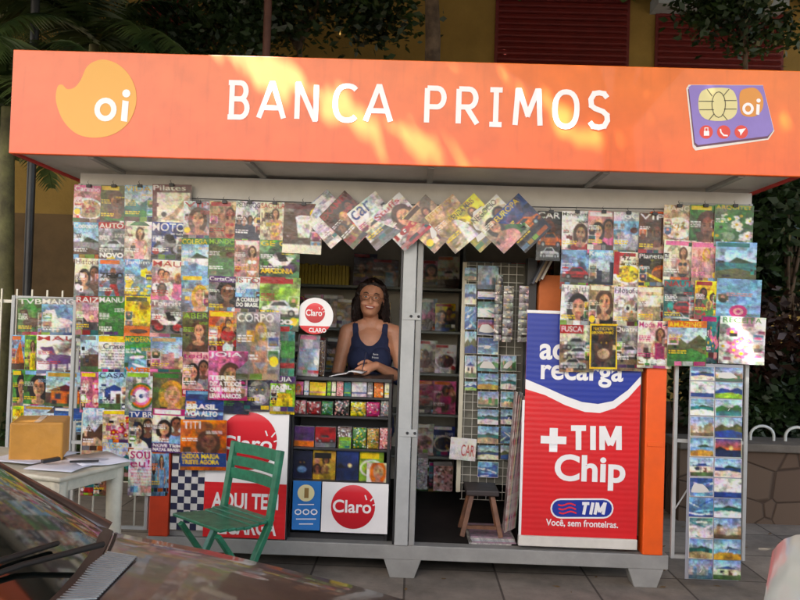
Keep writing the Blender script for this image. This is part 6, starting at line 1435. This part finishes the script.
def palm(label, base, top, r0, nf, L, seed, lean=0):
    g = random.Random(seed); t = thing('palm_tree', base, label, 'palm', 'palms left of the kiosk'); base = V_(base); top = V_(top)
    MB().tube([base, base.lerp(top, .5)+V_((.03, 0, 0)), top], [r0, r0*.85, r0*.6], 12).build('trunk', PTR, t)
    for k in range(nf):
        az = 6.283*k/nf+g.uniform(-.25, .25); el = g.uniform(.25, 1.25); d = V_((math.cos(az), math.sin(az), 0)); pts = []; p = top.copy(); a = el; Lk = L*g.uniform(.8, 1.1); n = 12
        for i in range(n+1):
            pts.append(p.copy()); p = p+(d*math.cos(a)+V_((0, 0, math.sin(a))))*Lk/n; a -= (el+g.uniform(.7, 1.0))/n*1.15
        mb = MB(); mb.tube(pts, [.014-.011*i/n for i in range(n+1)], 5)
        sd = d.cross(V_((0, 0, 1)))
        for i in range(2, n*4):
            s = i/(n*4); j = min(int(s*n), n-1); q = pts[j].lerp(pts[j+1], s*n-j); tg = (pts[j+1]-pts[j]).normalized(); ll = .42*L/1.8*math.sin(math.pi*(s*.85+.12))**.7
            for sg in (-1, 1):
                dr = (sd*sg+tg*.55+V_((0, 0, -.35-.3*g.random()))).normalized(); wv = tg*.016
                e = q+dr*ll; mm = q+dr*ll*.5+V_((0, 0, .02))
                mb.add([q-wv, q+wv, mm+wv*.9, e, mm-wv*.9], [(0, 1, 2, 3, 4)])
        mb.build('frond', PALML, t)
    return t
pb1 = P(4, 250, 2.1)
palm('palm with a green ringed trunk at the left picture edge', (pb1.x, 2.1, 0), (pb1.x-.02, 2.1, P(10, 150, 2.1).z+.35), .085, 14, 1.5, 21)
pb2 = P(95, 20, 2.9)
palm('palm spreading feathery fronds above the left end of the sign', (pb2.x, 2.9, 0), (pb2.x, 2.9, P(95, 45, 2.9).z), .07, 16, 1.6, 22)
pb3 = P(30, 10, 3.4)
palm('taller dim palm farther back behind the dark pole', (pb3.x-.3, 3.5, 0), (pb3.x-.3, 3.5, 4.3), .08, 16, 1.9, 23)

# ---------------------------------------------------------------- sun, sky and the unseen tree added to shade the stall
EL, AZ = 50.0, -28.0        # sun height; azimuth of the direction it comes from, measured from -y towards -x
S = V_((math.sin(R(AZ))*math.cos(R(EL)), -math.cos(R(AZ))*math.cos(R(EL)), math.sin(R(EL))))   # towards the sun
sl = bpy.data.lights.new('sun', 'SUN'); sl.energy = 4.6; sl.angle = R(.6); sl.color = (1, .92, .80)
so = bpy.data.objects.new('sun', sl); C.objects.link(so); so.rotation_euler = S.to_track_quat('Z', 'Y').to_euler(); so.location = (0, 0, 12)
wd_ = bpy.data.worlds.new('World'); sc.world = wd_; wd_.use_nodes = True; nt = wd_.node_tree; bg = nt.nodes['Background']
sk = nt.nodes.new('ShaderNodeTexSky'); sk.sky_type = 'NISHITA'; sk.sun_disc = False; sk.sun_elevation = R(EL); sk.sun_rotation = math.atan2(S.x, S.y); sk.dust_density = 3.0; sk.air_density = 1.0
mx = nt.nodes.new('ShaderNodeMix'); mx.data_type = 'RGBA'; mx.blend_type = 'MULTIPLY'; mx.inputs[0].default_value = 1; mx.inputs[7].default_value = (1.0, .90, .80, 1)
nt.links.new(sk.outputs[0], mx.inputs[6]); nt.links.new(mx.outputs[2], bg.inputs['Color']); bg.inputs['Strength'].default_value = .15
# streaks of sun falling on the sign board, as capsules in photo pixels (x0,y0,x1,y1,half width,strength)
STREAKS = [(212, 35, 330, 108, 20, .96), (330, 110, 465, 168, 18, .93), (440, 52, 560, 115, 12, .74), (560, 112, 608, 148, 16, .74), (560, 55, 720, 165, 11, .55), (715, 85, 830, 160, 12, .42), (737, 328, 757, 358, 12, .95)]
Rt = np.array(CR.transposed()); Sn = np.array(S); Cn = np.array(CAM)
def sun_gate(p):
    """share of the leaves kept at p: the crown is cut thin to shape the sun streaks on the sign (p: n x 3)"""
    p = np.atleast_2d(np.array(p, dtype=float)); best = np.zeros(len(p))
    for Y, sel in ((SY, (0, 1, 2, 3, 4, 5)), (-.05, (6,))):
        t = (p[:, 1]-Y)/Sn[1]; q = p-Sn*t[:, None]; d = (q-Cn) @ Rt.T
        ok = (t > 0) & (d[:, 2] < -.1); dz = np.where(ok, -d[:, 2], 1); px = 400+F*d[:, 0]/dz; py = 300-F*d[:, 1]/dz
        for i in sel:
            x0, y0, x1, y1, hw_, st = STREAKS[i]; vx, vy = x1-x0, y1-y0; u = np.clip(((px-x0)*vx+(py-y0)*vy)/(vx*vx+vy*vy), 0, 1); dd = np.hypot(px-x0-u*vx, py-y0-u*vy)
            best = np.maximum(best, np.where(ok, st*np.clip(1.5-dd/hw_*.7, 0, 1), 0))
    t = p[:, 2]/Sn[2]; q = p-Sn*t[:, None]
    for gx, gy, gr, st in ((.95, -.62, .12, .5), (-.35, -.9, .1, .4)):
        best = np.maximum(best, st*np.clip(1.5-np.hypot(q[:, 0]-gx, q[:, 1]-gy)/gr, 0, 1))
    return 1-best
g = random.Random(5)
TR = thing('unseen_shade_tree', (2.6, -6.0, -.12), 'unseen broad street tree added to shade the parked cars and the stall roof', 'tree')  # out of view, added as a sun blocker with gaps cut for the streaks
mb = MB(); tb = V_((2.6, -6.0, -.12)); fk = V_((2.2, -5.4, 3.6)); mb.tube([tb, (tb+fk)/2+V_((.1, 0, 0)), fk], [.24, .2, .17], 14); mb.build('trunk', BARK, TR)
lb_ = MB()
for k in range(16):
    e = V_((g.uniform(-6, 5), g.uniform(-6, 3.5), g.uniform(5.8, 6.6))); md = fk.lerp(e, .5)+V_((0, 0, .5))
    if min(sun_gate([fk.lerp(md, k/6) for k in range(7)]+[md.lerp(e, k/6) for k in range(7)])) > .9: lb_.tube([fk-V_((0, 0, .1)), md, e], [.07, .05, .015], 8)
lb_.build('limbs', BARK, TR)
gn = np.random.default_rng(44); pts = np.stack([gn.uniform(-11, 6, 210000), gn.uniform(-7, 5.3, 210000), gn.uniform(5.4, 6.8, 210000)], 1)
pts = pts[gn.random(len(pts)) < sun_gate(pts)**2.2]
leaves('crown', pts, .225, LEAF, TR, 31, .6)

sc.view_settings.view_transform = 'Standard'; sc.view_settings.look = 'None'; sc.view_settings.gamma = 1; sc.view_settings.exposure = 2.3
bpy.context.view_layer.update()
